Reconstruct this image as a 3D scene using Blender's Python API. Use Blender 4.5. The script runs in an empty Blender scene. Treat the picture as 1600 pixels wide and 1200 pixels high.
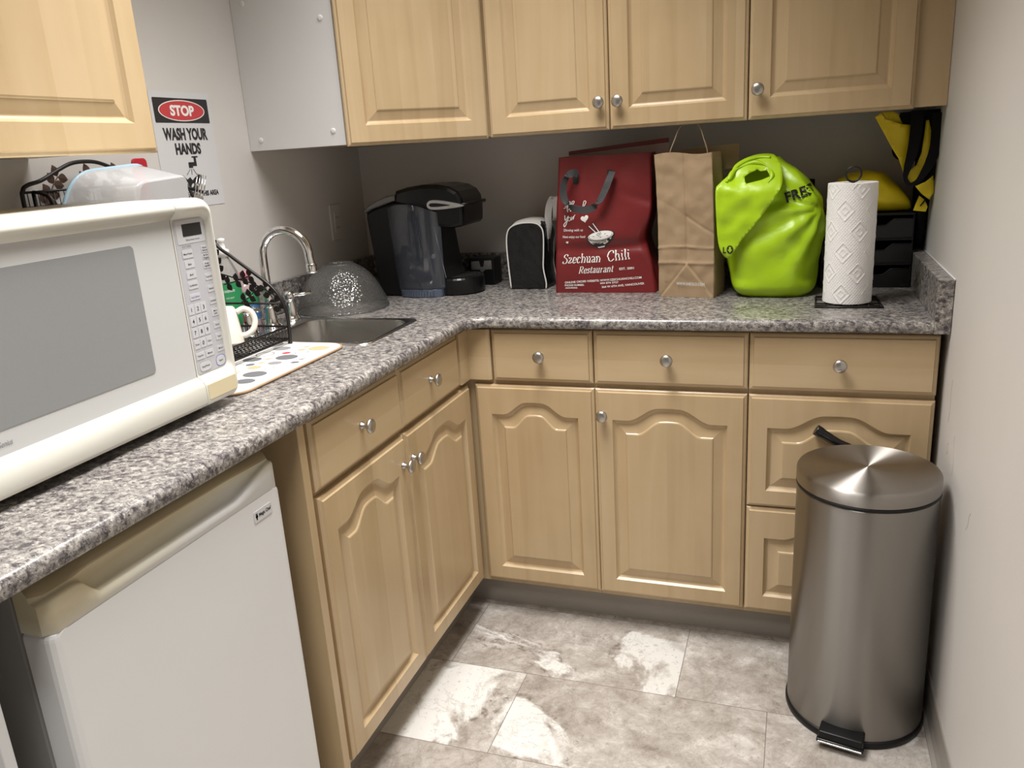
import bpy, bmesh, math, random
from mathutils import Vector, Matrix, noise, geometry
random.seed(7)
S = bpy.context.scene
C = S.collection

# ------------------------------------------------------------------ camera, world, lights, exposure
W = 1.796                                   # room width between the side walls
cam_d = bpy.data.cameras.new('camera'); cam = bpy.data.objects.new('camera', cam_d); C.objects.link(cam)
cam_d.sensor_width = 36.0; cam_d.lens = 36.0 * 1259.04 / 1600.0; cam_d.clip_start = 0.02
_y, _p, _r = 0.3473, -0.2824, -0.0630
_f = Vector((-math.sin(_y)*math.cos(_p), math.cos(_y)*math.cos(_p), math.sin(_p)))
_rt = Vector((math.cos(_y), math.sin(_y), 0)); _up = _rt.cross(_f)
_c, _s = math.cos(_r), math.sin(_r)
_X = _c*_rt + _s*_up; _Y = -_s*_rt + _c*_up; _Z = -_f
CP = Vector((1.4615, -2.6077, 1.3412))
cam.matrix_world = Matrix(((_X.x, _Y.x, _Z.x, CP.x), (_X.y, _Y.y, _Z.y, CP.y), (_X.z, _Y.z, _Z.z, CP.z), (0, 0, 0, 1)))
S.camera = cam
w = bpy.data.worlds.new('world'); S.world = w; w.use_nodes = True
w.node_tree.nodes['Background'].inputs[0].default_value = (0.9, 0.92, 1.0, 1); w.node_tree.nodes['Background'].inputs[1].default_value = 0.05
def area(name, loc, sx, sy, power, spread=105, col=(1, 0.975, 0.94)):   # louvred ceiling panel: its light is cut off at a low angle
    l = bpy.data.lights.new(name, 'AREA'); l.shape = 'RECTANGLE'; l.size = sx; l.size_y = sy; l.energy = power; l.color = col; l.spread = math.radians(spread)
    o = bpy.data.objects.new(name, l); C.objects.link(o); o.location = loc; return o
area('ceiling_light', (0.84, -1.20, 2.425), 0.58, 1.0, 26)
area('ceiling_light', (1.02, -2.55, 2.425), 0.55, 0.55, 16.5)
S.view_settings.view_transform = 'Standard'; S.view_settings.look = 'None'
S.view_settings.exposure = -0.10; S.view_settings.gamma = 1.0; S.view_settings.use_curve_mapping = False

def at(u, v, Y):                            # world point on the plane y = Y that the photo shows at (u, v)
    d = _X*((u-800)/1259.04) + _Y*((600-v)/1259.04) - _Z
    return CP + d*((Y-CP.y)/d.y)

# ------------------------------------------------------------------ materials
def new_mat(name):
    m = bpy.data.materials.new(name); m.use_nodes = True; nt = m.node_tree
    return m, nt, nt.nodes['Principled BSDF']
def pm(name, col, rough=0.5, metal=0.0, coat=0.0, bump=None, var=0.0, vscale=8.0, spec=0.5, aniso=0.0):
    m, nt, b = new_mat(name); N = nt.nodes; L = nt.links
    b.inputs['Base Color'].default_value = (*col, 1); b.inputs['Roughness'].default_value = rough
    b.inputs['Metallic'].default_value = metal; b.inputs['Coat Weight'].default_value = coat; b.inputs['Coat Roughness'].default_value = 0.15
    b.inputs['Specular IOR Level'].default_value = spec
    tc = N.new('ShaderNodeTexCoord')
    if var:
        n = N.new('ShaderNodeTexNoise'); n.inputs['Scale'].default_value = vscale; n.inputs['Detail'].default_value = 5
        L.new(tc.outputs['Object'], n.inputs['Vector'])
        r = N.new('ShaderNodeMapRange'); r.inputs[1].default_value = 0.3; r.inputs[2].default_value = 0.7; r.inputs[3].default_value = 1-var; r.inputs[4].default_value = 1+var
        L.new(n.outputs['Fac'], r.inputs[0])
        mx = N.new('ShaderNodeVectorMath'); mx.operation = 'SCALE'; mx.inputs[0].default_value = col; L.new(r.outputs[0], mx.inputs['Scale'])
        L.new(mx.outputs[0], b.inputs['Base Color'])
    if bump:
        n = N.new('ShaderNodeTexNoise'); n.inputs['Scale'].default_value = bump[0]; n.inputs['Detail'].default_value = 4
        L.new(tc.outputs['Object'], n.inputs['Vector'])
        bp = N.new('ShaderNodeBump'); bp.inputs['Strength'].default_value = bump[1]; bp.inputs['Distance'].default_value = bump[2] if len(bump) > 2 else 0.002
        L.new(n.outputs['Fac'], bp.inputs['Height']); L.new(bp.outputs[0], b.inputs['Normal'])
    return m
def ramp(nt, stops):
    r = nt.nodes.new('ShaderNodeValToRGB'); e = r.color_ramp.elements
    while len(e) < len(stops): e.new(0.5)
    for i, (p, c) in enumerate(stops): e[i].position = p; e[i].color = (*c, 1)
    return r
def wood(name, horiz=False, tone=1.0):
    m, nt, b = new_mat(name); N = nt.nodes; L = nt.links
    tc = N.new('ShaderNodeTexCoord'); sp = N.new('ShaderNodeSeparateXYZ'); L.new(tc.outputs['Object'], sp.inputs[0])
    ad = N.new('ShaderNodeMath'); ad.operation = 'ADD'; L.new(sp.outputs[0], ad.inputs[0]); L.new(sp.outputs[1], ad.inputs[1])
    cb = N.new('ShaderNodeCombineXYZ')
    if horiz: L.new(ad.outputs[0], cb.inputs[2]); L.new(sp.outputs[2], cb.inputs[0])
    else: L.new(ad.outputs[0], cb.inputs[0]); L.new(sp.outputs[2], cb.inputs[2])
    # glued staves: one tone per stave, with wandering edges
    wn = N.new('ShaderNodeTexWhiteNoise'); wn.noise_dimensions = '1D'
    sp2 = N.new('ShaderNodeSeparateXYZ'); L.new(cb.outputs[0], sp2.inputs[0])
    dv = N.new('ShaderNodeMath'); dv.operation = 'MULTIPLY'; dv.inputs[1].default_value = 13.7 if not horiz else 5.0; L.new(sp2.outputs[0], dv.inputs[0])
    fl = N.new('ShaderNodeMath'); fl.operation = 'FLOOR'; L.new(dv.outputs[0], fl.inputs[0]); L.new(fl.outputs[0], wn.inputs['W'])
    mp = N.new('ShaderNodeMapping'); mp.inputs['Scale'].default_value = (15, 15, 1.3); L.new(cb.outputs[0], mp.inputs['Vector'])
    ofs = N.new('ShaderNodeCombineXYZ'); L.new(wn.outputs['Value'], ofs.inputs[2]); 
    sc = N.new('ShaderNodeVectorMath'); sc.operation = 'SCALE'; sc.inputs['Scale'].default_value = 9; L.new(ofs.outputs[0], sc.inputs[0])
    a2 = N.new('ShaderNodeVectorMath'); a2.operation = 'ADD'; L.new(mp.outputs[0], a2.inputs[0]); L.new(sc.outputs[0], a2.inputs[1])
    n = N.new('ShaderNodeTexNoise'); n.inputs['Scale'].default_value = 1.0; n.inputs['Detail'].default_value = 5; n.inputs['Distortion'].default_value = 1.1
    L.new(a2.outputs[0], n.inputs['Vector'])
    n2 = N.new('ShaderNodeTexNoise'); n2.inputs['Scale'].default_value = 5.0; n2.inputs['Detail'].default_value = 3; L.new(cb.outputs[0], n2.inputs['Vector'])
    t = tone*0.95
    r = ramp(nt, [(0.28, (0.47*t, 0.337*t, 0.185*t)), (0.5, (0.545*t, 0.402*t, 0.232*t)), (0.74, (0.61*t, 0.463*t, 0.283*t))])
    a = N.new('ShaderNodeMath'); a.operation = 'MULTIPLY_ADD'; a.inputs[1].default_value = 0.26; L.new(wn.outputs['Value'], a.inputs[0])
    a3 = N.new('ShaderNodeMath'); a3.operation = 'MULTIPLY'; a3.inputs[1].default_value = 0.50; L.new(n.outputs['Fac'], a3.inputs[0])
    a4 = N.new('ShaderNodeMath'); a4.operation = 'MULTIPLY_ADD'; a4.inputs[1].default_value = 0.36; L.new(n2.outputs['Fac'], a4.inputs[0]); L.new(a3.outputs[0], a4.inputs[2])
    L.new(a4.outputs[0], a.inputs[2]); L.new(a.outputs[0], r.inputs[0]); L.new(r.outputs[0], b.inputs['Base Color'])
    b.inputs['Roughness'].default_value = 0.34; b.inputs['Coat Weight'].default_value = 0.25; b.inputs['Coat Roughness'].default_value = 0.2
    return m
def laminate(name):
    m, nt, b = new_mat(name); N = nt.nodes; L = nt.links
    tc = N.new('ShaderNodeTexCoord')
    mp = N.new('ShaderNodeMapping'); mp.inputs['Scale'].default_value = (1.25, 1.6, 1.6); L.new(tc.outputs['Object'], mp.inputs['Vector'])
    def nz(s, d, dist=0.0, off=0.0):
        n = N.new('ShaderNodeTexNoise'); n.inputs['Scale'].default_value = s; n.inputs['Detail'].default_value = d; n.inputs['Roughness'].default_value = 0.68; n.inputs['Distortion'].default_value = dist
        q = N.new('ShaderNodeVectorMath'); q.inputs[1].default_value = (off, off*0.7, off*1.3); L.new(mp.outputs[0], q.inputs[0]); L.new(q.outputs[0], n.inputs['Vector']); return n
    big = nz(58, 7, 0.5); r1 = ramp(nt, [(0.36, (0.05, 0.042, 0.047)), (0.44, (0.165, 0.15, 0.146)), (0.52, (0.28, 0.262, 0.245)), (0.64, (0.50, 0.465, 0.42))])
    cl = nz(11, 3, 0.4, 5.3); mm = N.new('ShaderNodeMath'); mm.operation = 'MULTIPLY_ADD'; mm.inputs[1].default_value = 0.26; L.new(cl.outputs['Fac'], mm.inputs[0])
    m0 = N.new('ShaderNodeMath'); m0.operation = 'ADD'; m0.inputs[1].default_value = -0.152; L.new(big.outputs['Fac'], m0.inputs[0]); L.new(m0.outputs[0], mm.inputs[2])
    L.new(mm.outputs[0], r1.inputs[0])
    fl = nz(150, 5, 0.9, 3.1); r2 = ramp(nt, [(0.38, (1, 1, 1)), (0.45, (0, 0, 0))]); L.new(fl.outputs['Fac'], r2.inputs[0])
    mx = N.new('ShaderNodeMixRGB'); mx.inputs[2].default_value = (0.045, 0.038, 0.045, 1); L.new(r2.outputs[0], mx.inputs[0]); L.new(r1.outputs[0], mx.inputs[1])
    lt = nz(110, 5, 0.8, 7.7); r3 = ramp(nt, [(0.58, (0, 0, 0)), (0.68, (0.75, 0.75, 0.75))]); L.new(lt.outputs['Fac'], r3.inputs[0])
    mx2 = N.new('ShaderNodeMixRGB'); mx2.inputs[2].default_value = (0.66, 0.62, 0.56, 1); L.new(r3.outputs[0], mx2.inputs[0]); L.new(mx.outputs[0], mx2.inputs[1])
    L.new(mx2.outputs[0], b.inputs['Base Color']); b.inputs['Roughness'].default_value = 0.28; b.inputs['Specular IOR Level'].default_value = 0.5
    return m
def tile_floor(name):
    m, nt, b = new_mat(name); N = nt.nodes; L = nt.links
    tc = N.new('ShaderNodeTexCoord'); sp = N.new('ShaderNodeSeparateXYZ'); L.new(tc.outputs['Object'], sp.inputs[0])
    def M(op, a, bb=None, c=None):
        n = N.new('ShaderNodeMath'); n.operation = op
        for i, x in enumerate((a, bb, c)):
            if x is None: continue
            if isinstance(x, (int, float)): n.inputs[i].default_value = x
            else: L.new(x, n.inputs[i])
        return n.outputs[0]
    ty = M('DIVIDE', M('ADD', sp.outputs[1], 0.872), 0.305); row = M('FLOOR', ty); fy = M('SUBTRACT', ty, row)
    tx = M('DIVIDE', M('ADD', sp.outputs[0], M('MULTIPLY_ADD', row, -0.39, -1.215)), 0.61); colm = M('FLOOR', tx); fx = M('SUBTRACT', tx, colm)
    ex = M('MULTIPLY', M('MINIMUM', fx, M('SUBTRACT', 1.0, fx)), 0.61); ey = M('MULTIPLY', M('MINIMUM', fy, M('SUBTRACT', 1.0, fy)), 0.305)
    e = M('MINIMUM', ex, ey); seam = M('LESS_THAN', e, 0.0010)
    cb = N.new('ShaderNodeCombineXYZ'); L.new(row, cb.inputs[0]); L.new(colm, cb.inputs[1])
    wn = N.new('ShaderNodeTexWhiteNoise'); wn.noise_dimensions = '2D'; L.new(cb.outputs[0], wn.inputs['Vector'])
    sc = N.new('ShaderNodeVectorMath'); sc.operation = 'SCALE'; sc.inputs['Scale'].default_value = 23; L.new(wn.outputs['Color'], sc.inputs[0])
    ad = N.new('ShaderNodeVectorMath'); L.new(tc.outputs['Object'], ad.inputs[0]); L.new(sc.outputs[0], ad.inputs[1])
    def nz(s, d, dist, rough=0.65):
        n = N.new('ShaderNodeTexNoise'); n.inputs['Scale'].default_value = s; n.inputs['Detail'].default_value = d; n.inputs['Distortion'].default_value = dist; n.inputs['Roughness'].default_value = rough
        L.new(ad.outputs[0], n.inputs['Vector']); return n.outputs['Fac']
    r1 = ramp(nt, [(0.33, (0.15, 0.125, 0.107)), (0.44, (0.31, 0.275, 0.242)), (0.53, (0.43, 0.395, 0.36)), (0.64, (0.66, 0.63, 0.595))]); L.new(M('ADD', M('MULTIPLY', nz(6.5, 13, 0.35, 0.74), 0.62), M('MULTIPLY', nz(24, 10, 0.8, 0.78), 0.38)), r1.inputs[0])
    # wide pale patches with ragged edges, dark pitted crackle along some of those edges, hairline cracks
    pt = nz(2.3, 10, 0.9, 0.58); r2 = ramp(nt, [(0.585, (0, 0, 0)), (0.615, (0.85, 0.85, 0.85))]); L.new(pt, r2.inputs[0])
    mx = N.new('ShaderNodeMixRGB'); mx.inputs[2].default_value = (0.72, 0.71, 0.68, 1); L.new(r2.outputs[0], mx.inputs[0]); L.new(r1.outputs[0], mx.inputs[1])
    ed_ = M('ABSOLUTE', M('SUBTRACT', pt, 0.575)); r3 = ramp(nt, [(0.0, (1, 1, 1)), (0.03, (0, 0, 0))]); L.new(ed_, r3.inputs[0])
    r5 = ramp(nt, [(0.50, (0, 0, 0)), (0.58, (1, 1, 1))]); L.new(nz(38, 8, 0.6, 0.75), r5.inputs[0])
    r4 = ramp(nt, [(0.46, (0, 0, 0)), (0.56, (1, 1, 1))]); L.new(nz(3.1, 3, 0.5), r4.inputs[0])
    v2 = M('ABSOLUTE', M('SUBTRACT', nz(5.5, 11, 0.9, 0.70), 0.5)); r6 = ramp(nt, [(0.0, (0.75, 0.75, 0.75)), (0.007, (0, 0, 0))]); L.new(v2, r6.inputs[0])
    f = M('MAXIMUM', M('MULTIPLY', M('MULTIPLY', r3.outputs[0], r5.outputs[0]), r4.outputs[0]), M('MULTIPLY', r6.outputs[0], M('MULTIPLY_ADD', r4.outputs[0], 0.5, 0.35)))
    f = M('MAXIMUM', M('MULTIPLY', f, 0.85), M('MULTIPLY', M('GREATER_THAN', nz(75, 6, 0.4, 0.7), 0.60), 0.30))
    mx2 = N.new('ShaderNodeMixRGB'); mx2.inputs[2].default_value = (0.13, 0.10, 0.085, 1); L.new(f, mx2.inputs[0]); L.new(mx.outputs[0], mx2.inputs[1])
    mx3 = N.new('ShaderNodeMixRGB'); mx3.inputs[2].default_value = (0.13, 0.11, 0.095, 1); L.new(M('MULTIPLY', seam, 0.8), mx3.inputs[0]); L.new(mx2.outputs[0], mx3.inputs[1])
    L.new(mx3.outputs[0], b.inputs['Base Color']); b.inputs['Roughness'].default_value = 0.42
    return m
def steel(name, col, rough, axis='Z', aniso=0.75, streak=True):   # brushed stainless, brushed round the axis
    m, nt, b = new_mat(name); N = nt.nodes; L = nt.links
    b.inputs['Base Color'].default_value = (*col, 1); b.inputs['Metallic'].default_value = 1; b.inputs['Roughness'].default_value = rough
    b.inputs['Anisotropic'].default_value = aniso; b.inputs['Anisotropic Rotation'].default_value = 0.25
    t = N.new('ShaderNodeTangent'); t.direction_type = 'RADIAL'; t.axis = axis; L.new(t.outputs[0], b.inputs['Tangent'])
    return m
def clear(name, tint=(1, 1, 1), gloss=0.06, rough=0.03, milk=0.0, milkcol=(0.8, 0.85, 0.9), bump=None):
    # thin clear plastic or glass: tinted see-through with a fresnel reflection, and an optional milky part
    m, nt, b = new_mat(name); N = nt.nodes; L = nt.links
    out = N['Material Output']; N.remove(b)
    tr = N.new('ShaderNodeBsdfTransparent'); tr.inputs[0].default_value = (*tint, 1)
    gl = N.new('ShaderNodeBsdfGlossy'); gl.inputs['Roughness'].default_value = rough
    lw = N.new('ShaderNodeLayerWeight'); lw.inputs['Blend'].default_value = 0.32
    mr = N.new('ShaderNodeMapRange'); mr.inputs[3].default_value = gloss; mr.inputs[4].default_value = 0.85; L.new(lw.outputs['Fresnel'], mr.inputs[0])
    base = tr.outputs[0]
    if milk:
        df = N.new('ShaderNodeBsdfDiffuse'); df.inputs[0].default_value = (*milkcol, 1); m1 = N.new('ShaderNodeMixShader'); m1.inputs[0].default_value = milk
        L.new(tr.outputs[0], m1.inputs[1]); L.new(df.outputs[0], m1.inputs[2]); base = m1.outputs[0]
    mx = N.new('ShaderNodeMixShader'); L.new(mr.outputs[0], mx.inputs[0]); L.new(base, mx.inputs[1]); L.new(gl.outputs[0], mx.inputs[2]); L.new(mx.outputs[0], out.inputs[0])
    if bump:
        tc = N.new('ShaderNodeTexCoord'); n = N.new('ShaderNodeTexVoronoi'); n.inputs['Scale'].default_value = bump[0]; L.new(tc.outputs['Object'], n.inputs['Vector'])
        bp = N.new('ShaderNodeBump'); bp.inputs['Strength'].default_value = bump[1]; bp.inputs['Distance'].default_value = 0.002; L.new(n.outputs['Distance'], bp.inputs['Height'])
        L.new(bp.outputs[0], gl.inputs['Normal']); L.new(bp.outputs[0], lw.inputs['Normal'])
    return m
MAPLE = wood('maple_upright'); MAPLE_H = wood('maple_level', True); MAPLE_SIDE = wood('maple_side', False, 0.97)
LAM = laminate('speckled_laminate'); FLOOR = tile_floor('stone_tile_vinyl')
PAINT = pm('wall_paint', (0.62, 0.595, 0.567), 0.6, bump=(260, 0.12, 0.001), var=0.025, vscale=3)
CEIL = pm('ceiling_paint', (0.62, 0.61, 0.60), 0.8, var=0.02)
VINYL = pm('taupe_vinyl', (0.30, 0.275, 0.245), 0.5, var=0.04, vscale=12)
MELA = pm('white_melamine', (0.66, 0.66, 0.66), 0.4, var=0.01)
CAPW = pm('white_cap', (0.72, 0.72, 0.72), 0.35)
NICKEL = pm('brushed_nickel', (0.50, 0.48, 0.45), 0.33, 1.0)
CHROME = pm('chrome', (0.82, 0.82, 0.82), 0.08, 1.0)
INOX = pm('sink_steel', (0.55, 0.54, 0.52), 0.27, 1.0)
INOXD = pm('sink_rim_steel', (0.7, 0.7, 0.69), 0.22, 1.0)
CANST = steel('can_steel', (0.31, 0.295, 0.275), 0.36, 'Z', 0.9); LIDST = steel('lid_steel', (0.42, 0.395, 0.37), 0.42, 'Z', 1.0)
BLACK = pm('black_plastic', (0.006, 0.006, 0.0065), 0.4, spec=0.3); BLACKG = pm('glossy_black_plastic', (0.005, 0.005, 0.0055), 0.25, spec=0.4)
BLACKM = pm('matt_black', (0.010, 0.010, 0.011), 0.7); WIRE = pm('black_wire', (0.018, 0.015, 0.014), 0.4, 0.3); BRONZE = pm('bronze_leaf', (0.10, 0.06, 0.045), 0.42, 0.5)
CREAM = pm('microwave_white', (0.78, 0.765, 0.69), 0.32, coat=0.2); CREAM2 = pm('microwave_door_grey', (0.62, 0.625, 0.625), 0.35, coat=0.15)
YELLOWED = pm('yellowed_plastic', (0.70, 0.61, 0.40), 0.4); KEYW = pm('key_grey', (0.62, 0.62, 0.65), 0.4); PANEL = pm('panel_grey', (0.52, 0.52, 0.56), 0.4)
INK = pm('black_ink', (0.02, 0.02, 0.022), 0.5); INKG = pm('grey_ink', (0.16, 0.16, 0.17), 0.5); INKB = pm('blue_ink', (0.16, 0.17, 0.50), 0.5); WHITEINK = pm('white_print', (0.85, 0.83, 0.80), 0.5); REDINK = pm('red_ink', (0.55, 0.05, 0.06), 0.45)
FRIDGE = pm('fridge_white', (0.74, 0.745, 0.745), 0.36, var=0.01); FRIDGEG = pm('fridge_side_grey', (0.33, 0.32, 0.305), 0.45); SHADEP = pm('aged_plastic_in_shade', (0.36, 0.29, 0.17), 0.45)  # grip's top band: aged plastic with the worktop's shade painted into its brown
def grip_mat(name):                          # white plastic that has yellowed towards its top and left end
    m, nt, b = new_mat(name); N = nt.nodes; L = nt.links
    tc = N.new('ShaderNodeTexCoord'); sp = N.new('ShaderNodeSeparateXYZ'); L.new(tc.outputs['Object'], sp.inputs[0])
    n = N.new('ShaderNodeTexNoise'); n.inputs['Scale'].default_value = 9; L.new(tc.outputs['Object'], n.inputs['Vector'])
    a = N.new('ShaderNodeMath'); a.operation = 'MULTIPLY_ADD'; a.inputs[1].default_value = -0.10; L.new(sp.outputs[1], a.inputs[0]); L.new(sp.outputs[2], a.inputs[2])
    c = N.new('ShaderNodeMath'); c.operation = 'MULTIPLY_ADD'; c.inputs[1].default_value = 0.012; L.new(n.outputs['Fac'], c.inputs[0]); L.new(a.outputs[0], c.inputs[2])
    mr = N.new('ShaderNodeMapRange'); mr.inputs[1].default_value = 0.812; mr.inputs[2].default_value = 0.852; L.new(c.outputs[0], mr.inputs[0])
    r = ramp(nt, [(0.0, (0.74, 0.745, 0.74)), (0.55, (0.70, 0.66, 0.52)), (1.0, (0.58, 0.51, 0.35))]); L.new(mr.outputs[0], r.inputs[0]); L.new(r.outputs[0], b.inputs['Base Color']); b.inputs['Roughness'].default_value = 0.4
    return m
GRIP = grip_mat('yellowing_white_plastic')
GASKET = pm('grey_gasket', (0.42, 0.43, 0.42), 0.6)
PAPERW = pm('white_paper', (0.62, 0.62, 0.63), 0.75); TOWEL = pm('towel_paper', (0.86, 0.85, 0.84), 0.9)
REDBAG = pm('red_nonwoven', (0.165, 0.014, 0.015), 0.4, bump=(700, 0.15, 0.0006), var=0.06, vscale=9); REDIN = pm('red_bag_lining', (0.34, 0.25, 0.23), 0.55)
STRAPG = pm('charcoal_webbing', (0.045, 0.047, 0.05), 0.75, bump=(900, 0.3, 0.0006))
KRAFT = pm('kraft_paper', (0.335, 0.235, 0.138), 0.75, bump=(26, 0.35, 0.004), var=0.07, vscale=14)
TWINE = pm('paper_twine', (0.30, 0.21, 0.13), 0.8)
LIME = pm('lime_plastic_bag', (0.385, 0.60, 0.012), 0.34, bump=(9, 0.4, 0.012), var=0.07, vscale=7)
YEL = pm('yellow_nonwoven', (0.84, 0.66, 0.014), 0.4, bump=(18, 0.5, 0.006), var=0.05, vscale=9)
NYLON = pm('black_nylon', (0.006, 0.006, 0.007), 0.32, bump=(28, 0.6, 0.008)); PIPING = pm('white_piping', (0.74, 0.73, 0.70), 0.5)
BLKCLOTH = pm('black_cloth', (0.006, 0.006, 0.007), 0.8, spec=0.2)
CERAMIC = pm('ivory_ceramic', (0.80, 0.76, 0.68), 0.2, coat=0.4)
GLASSB = clear('hammered_glass', (0.86, 0.87, 0.86), 0.05, 0.05, milk=0.06, milkcol=(0.7, 0.7, 0.68), bump=(150, 1.0))
TANK = clear('smoky_clear_plastic', (0.62, 0.66, 0.74), 0.035, 0.06, milk=0.07, milkcol=(0.45, 0.50, 0.60)); WATER = clear('tinted_water', (0.42, 0.50, 0.72), 0.02, 0.02, milk=0.05, milkcol=(0.12, 0.16, 0.30))
BLUEBASE = clear('blue_clear_plastic', (0.42, 0.50, 0.68), 0.05, 0.08, milk=0.35, milkcol=(0.22, 0.28, 0.42))
FROST = clear('frosted_tub_plastic', (0.92, 0.94, 0.96), 0.06, 0.16, milk=0.62, milkcol=(0.80, 0.81, 0.83)); BLUERIM = pm('pale_blue_rim', (0.42, 0.60, 0.72), 0.35)
CLEARB = clear('clear_bottle_plastic', (0.93, 0.93, 0.93), 0.05, 0.05, milk=0.25, milkcol=(0.75, 0.74, 0.72)); PINKB = clear('pink_bottle_plastic', (0.95, 0.80, 0.82), 0.05, 0.06, milk=0.4, milkcol=(0.80, 0.62, 0.63))
GREENL = pm('green_label', (0.03, 0.27, 0.10), 0.35); BLUEL = pm('blue_label', (0.05, 0.16, 0.33), 0.35); WHITEP = pm('white_plastic', (0.80, 0.80, 0.78), 0.35); REDP = pm('red_plastic', (0.42, 0.02, 0.035), 0.35); PINKP = pm('pink_plastic', (0.72, 0.22, 0.28), 0.4)
MATW = pm('mat_white', (0.68, 0.67, 0.65), 0.85, bump=(500, 0.3, 0.0006)); MATB = pm('mat_brown_edge', (0.36, 0.24, 0.145), 0.8); MATG = pm('mat_grey', (0.13, 0.13, 0.14), 0.85); MATGL = pm('mat_mid_grey', (0.24, 0.235, 0.24), 0.85); MATT = pm('mat_tan', (0.52, 0.37, 0.22), 0.85); MATR = pm('mat_red', (0.52, 0.06, 0.07), 0.85)
WALLPL = pm('ivory_plate', (0.62, 0.60, 0.56), 0.4); MESHW = None
SILVER = pm('silver_plastic', (0.66, 0.66, 0.65), 0.25, 0.85)

def window_mesh(name):                      # oven window: grey screen with fine level lines
    m, nt, b = new_mat(name); N = nt.nodes; L = nt.links
    tc = N.new('ShaderNodeTexCoord'); wv = N.new('ShaderNodeTexWave'); wv.bands_direction = 'Z'; wv.inputs['Scale'].default_value = 165; L.new(tc.outputs['Object'], wv.inputs['Vector'])
    r = ramp(nt, [(0.2, (0.20, 0.207, 0.21)), (0.8, (0.38, 0.39, 0.395))]); L.new(wv.outputs['Fac'], r.inputs[0]); L.new(r.outputs[0], b.inputs['Base Color']); b.inputs['Roughness'].default_value = 0.25
    return m
MESHW = window_mesh('oven_window_screen')

# ------------------------------------------------------------------ mesh helpers
def rrect(x0, x1, y0, y1, r, n=6):          # rounded rectangle, counter-clockwise
    P = []
    for cx, cy, a0 in ((x1-r, y0+r, -90), (x1-r, y1-r, 0), (x0+r, y1-r, 90), (x0+r, y0+r, 180)):
        for i in range(n+1):
            a = math.radians(a0 + 90*i/n); P.append((cx + r*math.cos(a), cy + r*math.sin(a)))
    return P
def ell(cx, cy, rx, ry, n=28, rot=0):
    c, s = math.cos(rot), math.sin(rot); P = []
    for i in range(n):
        a = 2*math.pi*i/n; x, y = rx*math.cos(a), ry*math.sin(a); P.append((cx + c*x - s*y, cy + s*x + c*y))
    return P
def smooth_path(P, k=6, closed=False):      # Catmull-Rom through the points
    P = [Vector(p) for p in P]; n = len(P); out = []
    for i in range(n if closed else n-1):
        if closed: a, b, c, d = P[i-1], P[i], P[(i+1) % n], P[(i+2) % n]
        else: a, b, c, d = P[max(i-1, 0)], P[i], P[i+1], P[min(i+2, n-1)]
        for j in range(k):
            t = j/k; out.append(0.5*((2*b) + (c-a)*t + (2*a-5*b+4*c-d)*t*t + (3*b-a-3*c+d)*t**3))
    if not closed: out.append(P[-1])
    return out
_txt = {}
def glyphs(s, bold=0.0, shear=0.0, space=1.0):
    k = (s, bold, shear, space)
    if k not in _txt:
        cu = bpy.data.curves.new('text_curve', 'FONT'); cu.body = s; cu.size = 1.0; cu.offset = bold; cu.shear = shear; cu.space_character = space
        cu.align_x = 'CENTER'; cu.align_y = 'CENTER'; cu.resolution_u = 4; cu.fill_mode = 'FRONT'
        o = bpy.data.objects.new('text_curve', cu); C.objects.link(o); bpy.context.view_layer.update()
        me = bpy.data.meshes.new_from_object(o.evaluated_get(bpy.context.evaluated_depsgraph_get()))
        V = [(v.co.x, v.co.y) for v in me.vertices]; F = [tuple(p.vertices) for p in me.polygons]
        bpy.data.objects.remove(o); bpy.data.curves.remove(cu); bpy.data.meshes.remove(me)
        x0 = min(v[0] for v in V); x1 = max(v[0] for v in V); y0 = min(v[1] for v in V); y1 = max(v[1] for v in V)
        _txt[k] = ([(v[0]-(x0+x1)/2, v[1]-(y0+y1)/2) for v in V], F, x1-x0, y1-y0)
    return _txt[k]
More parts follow.
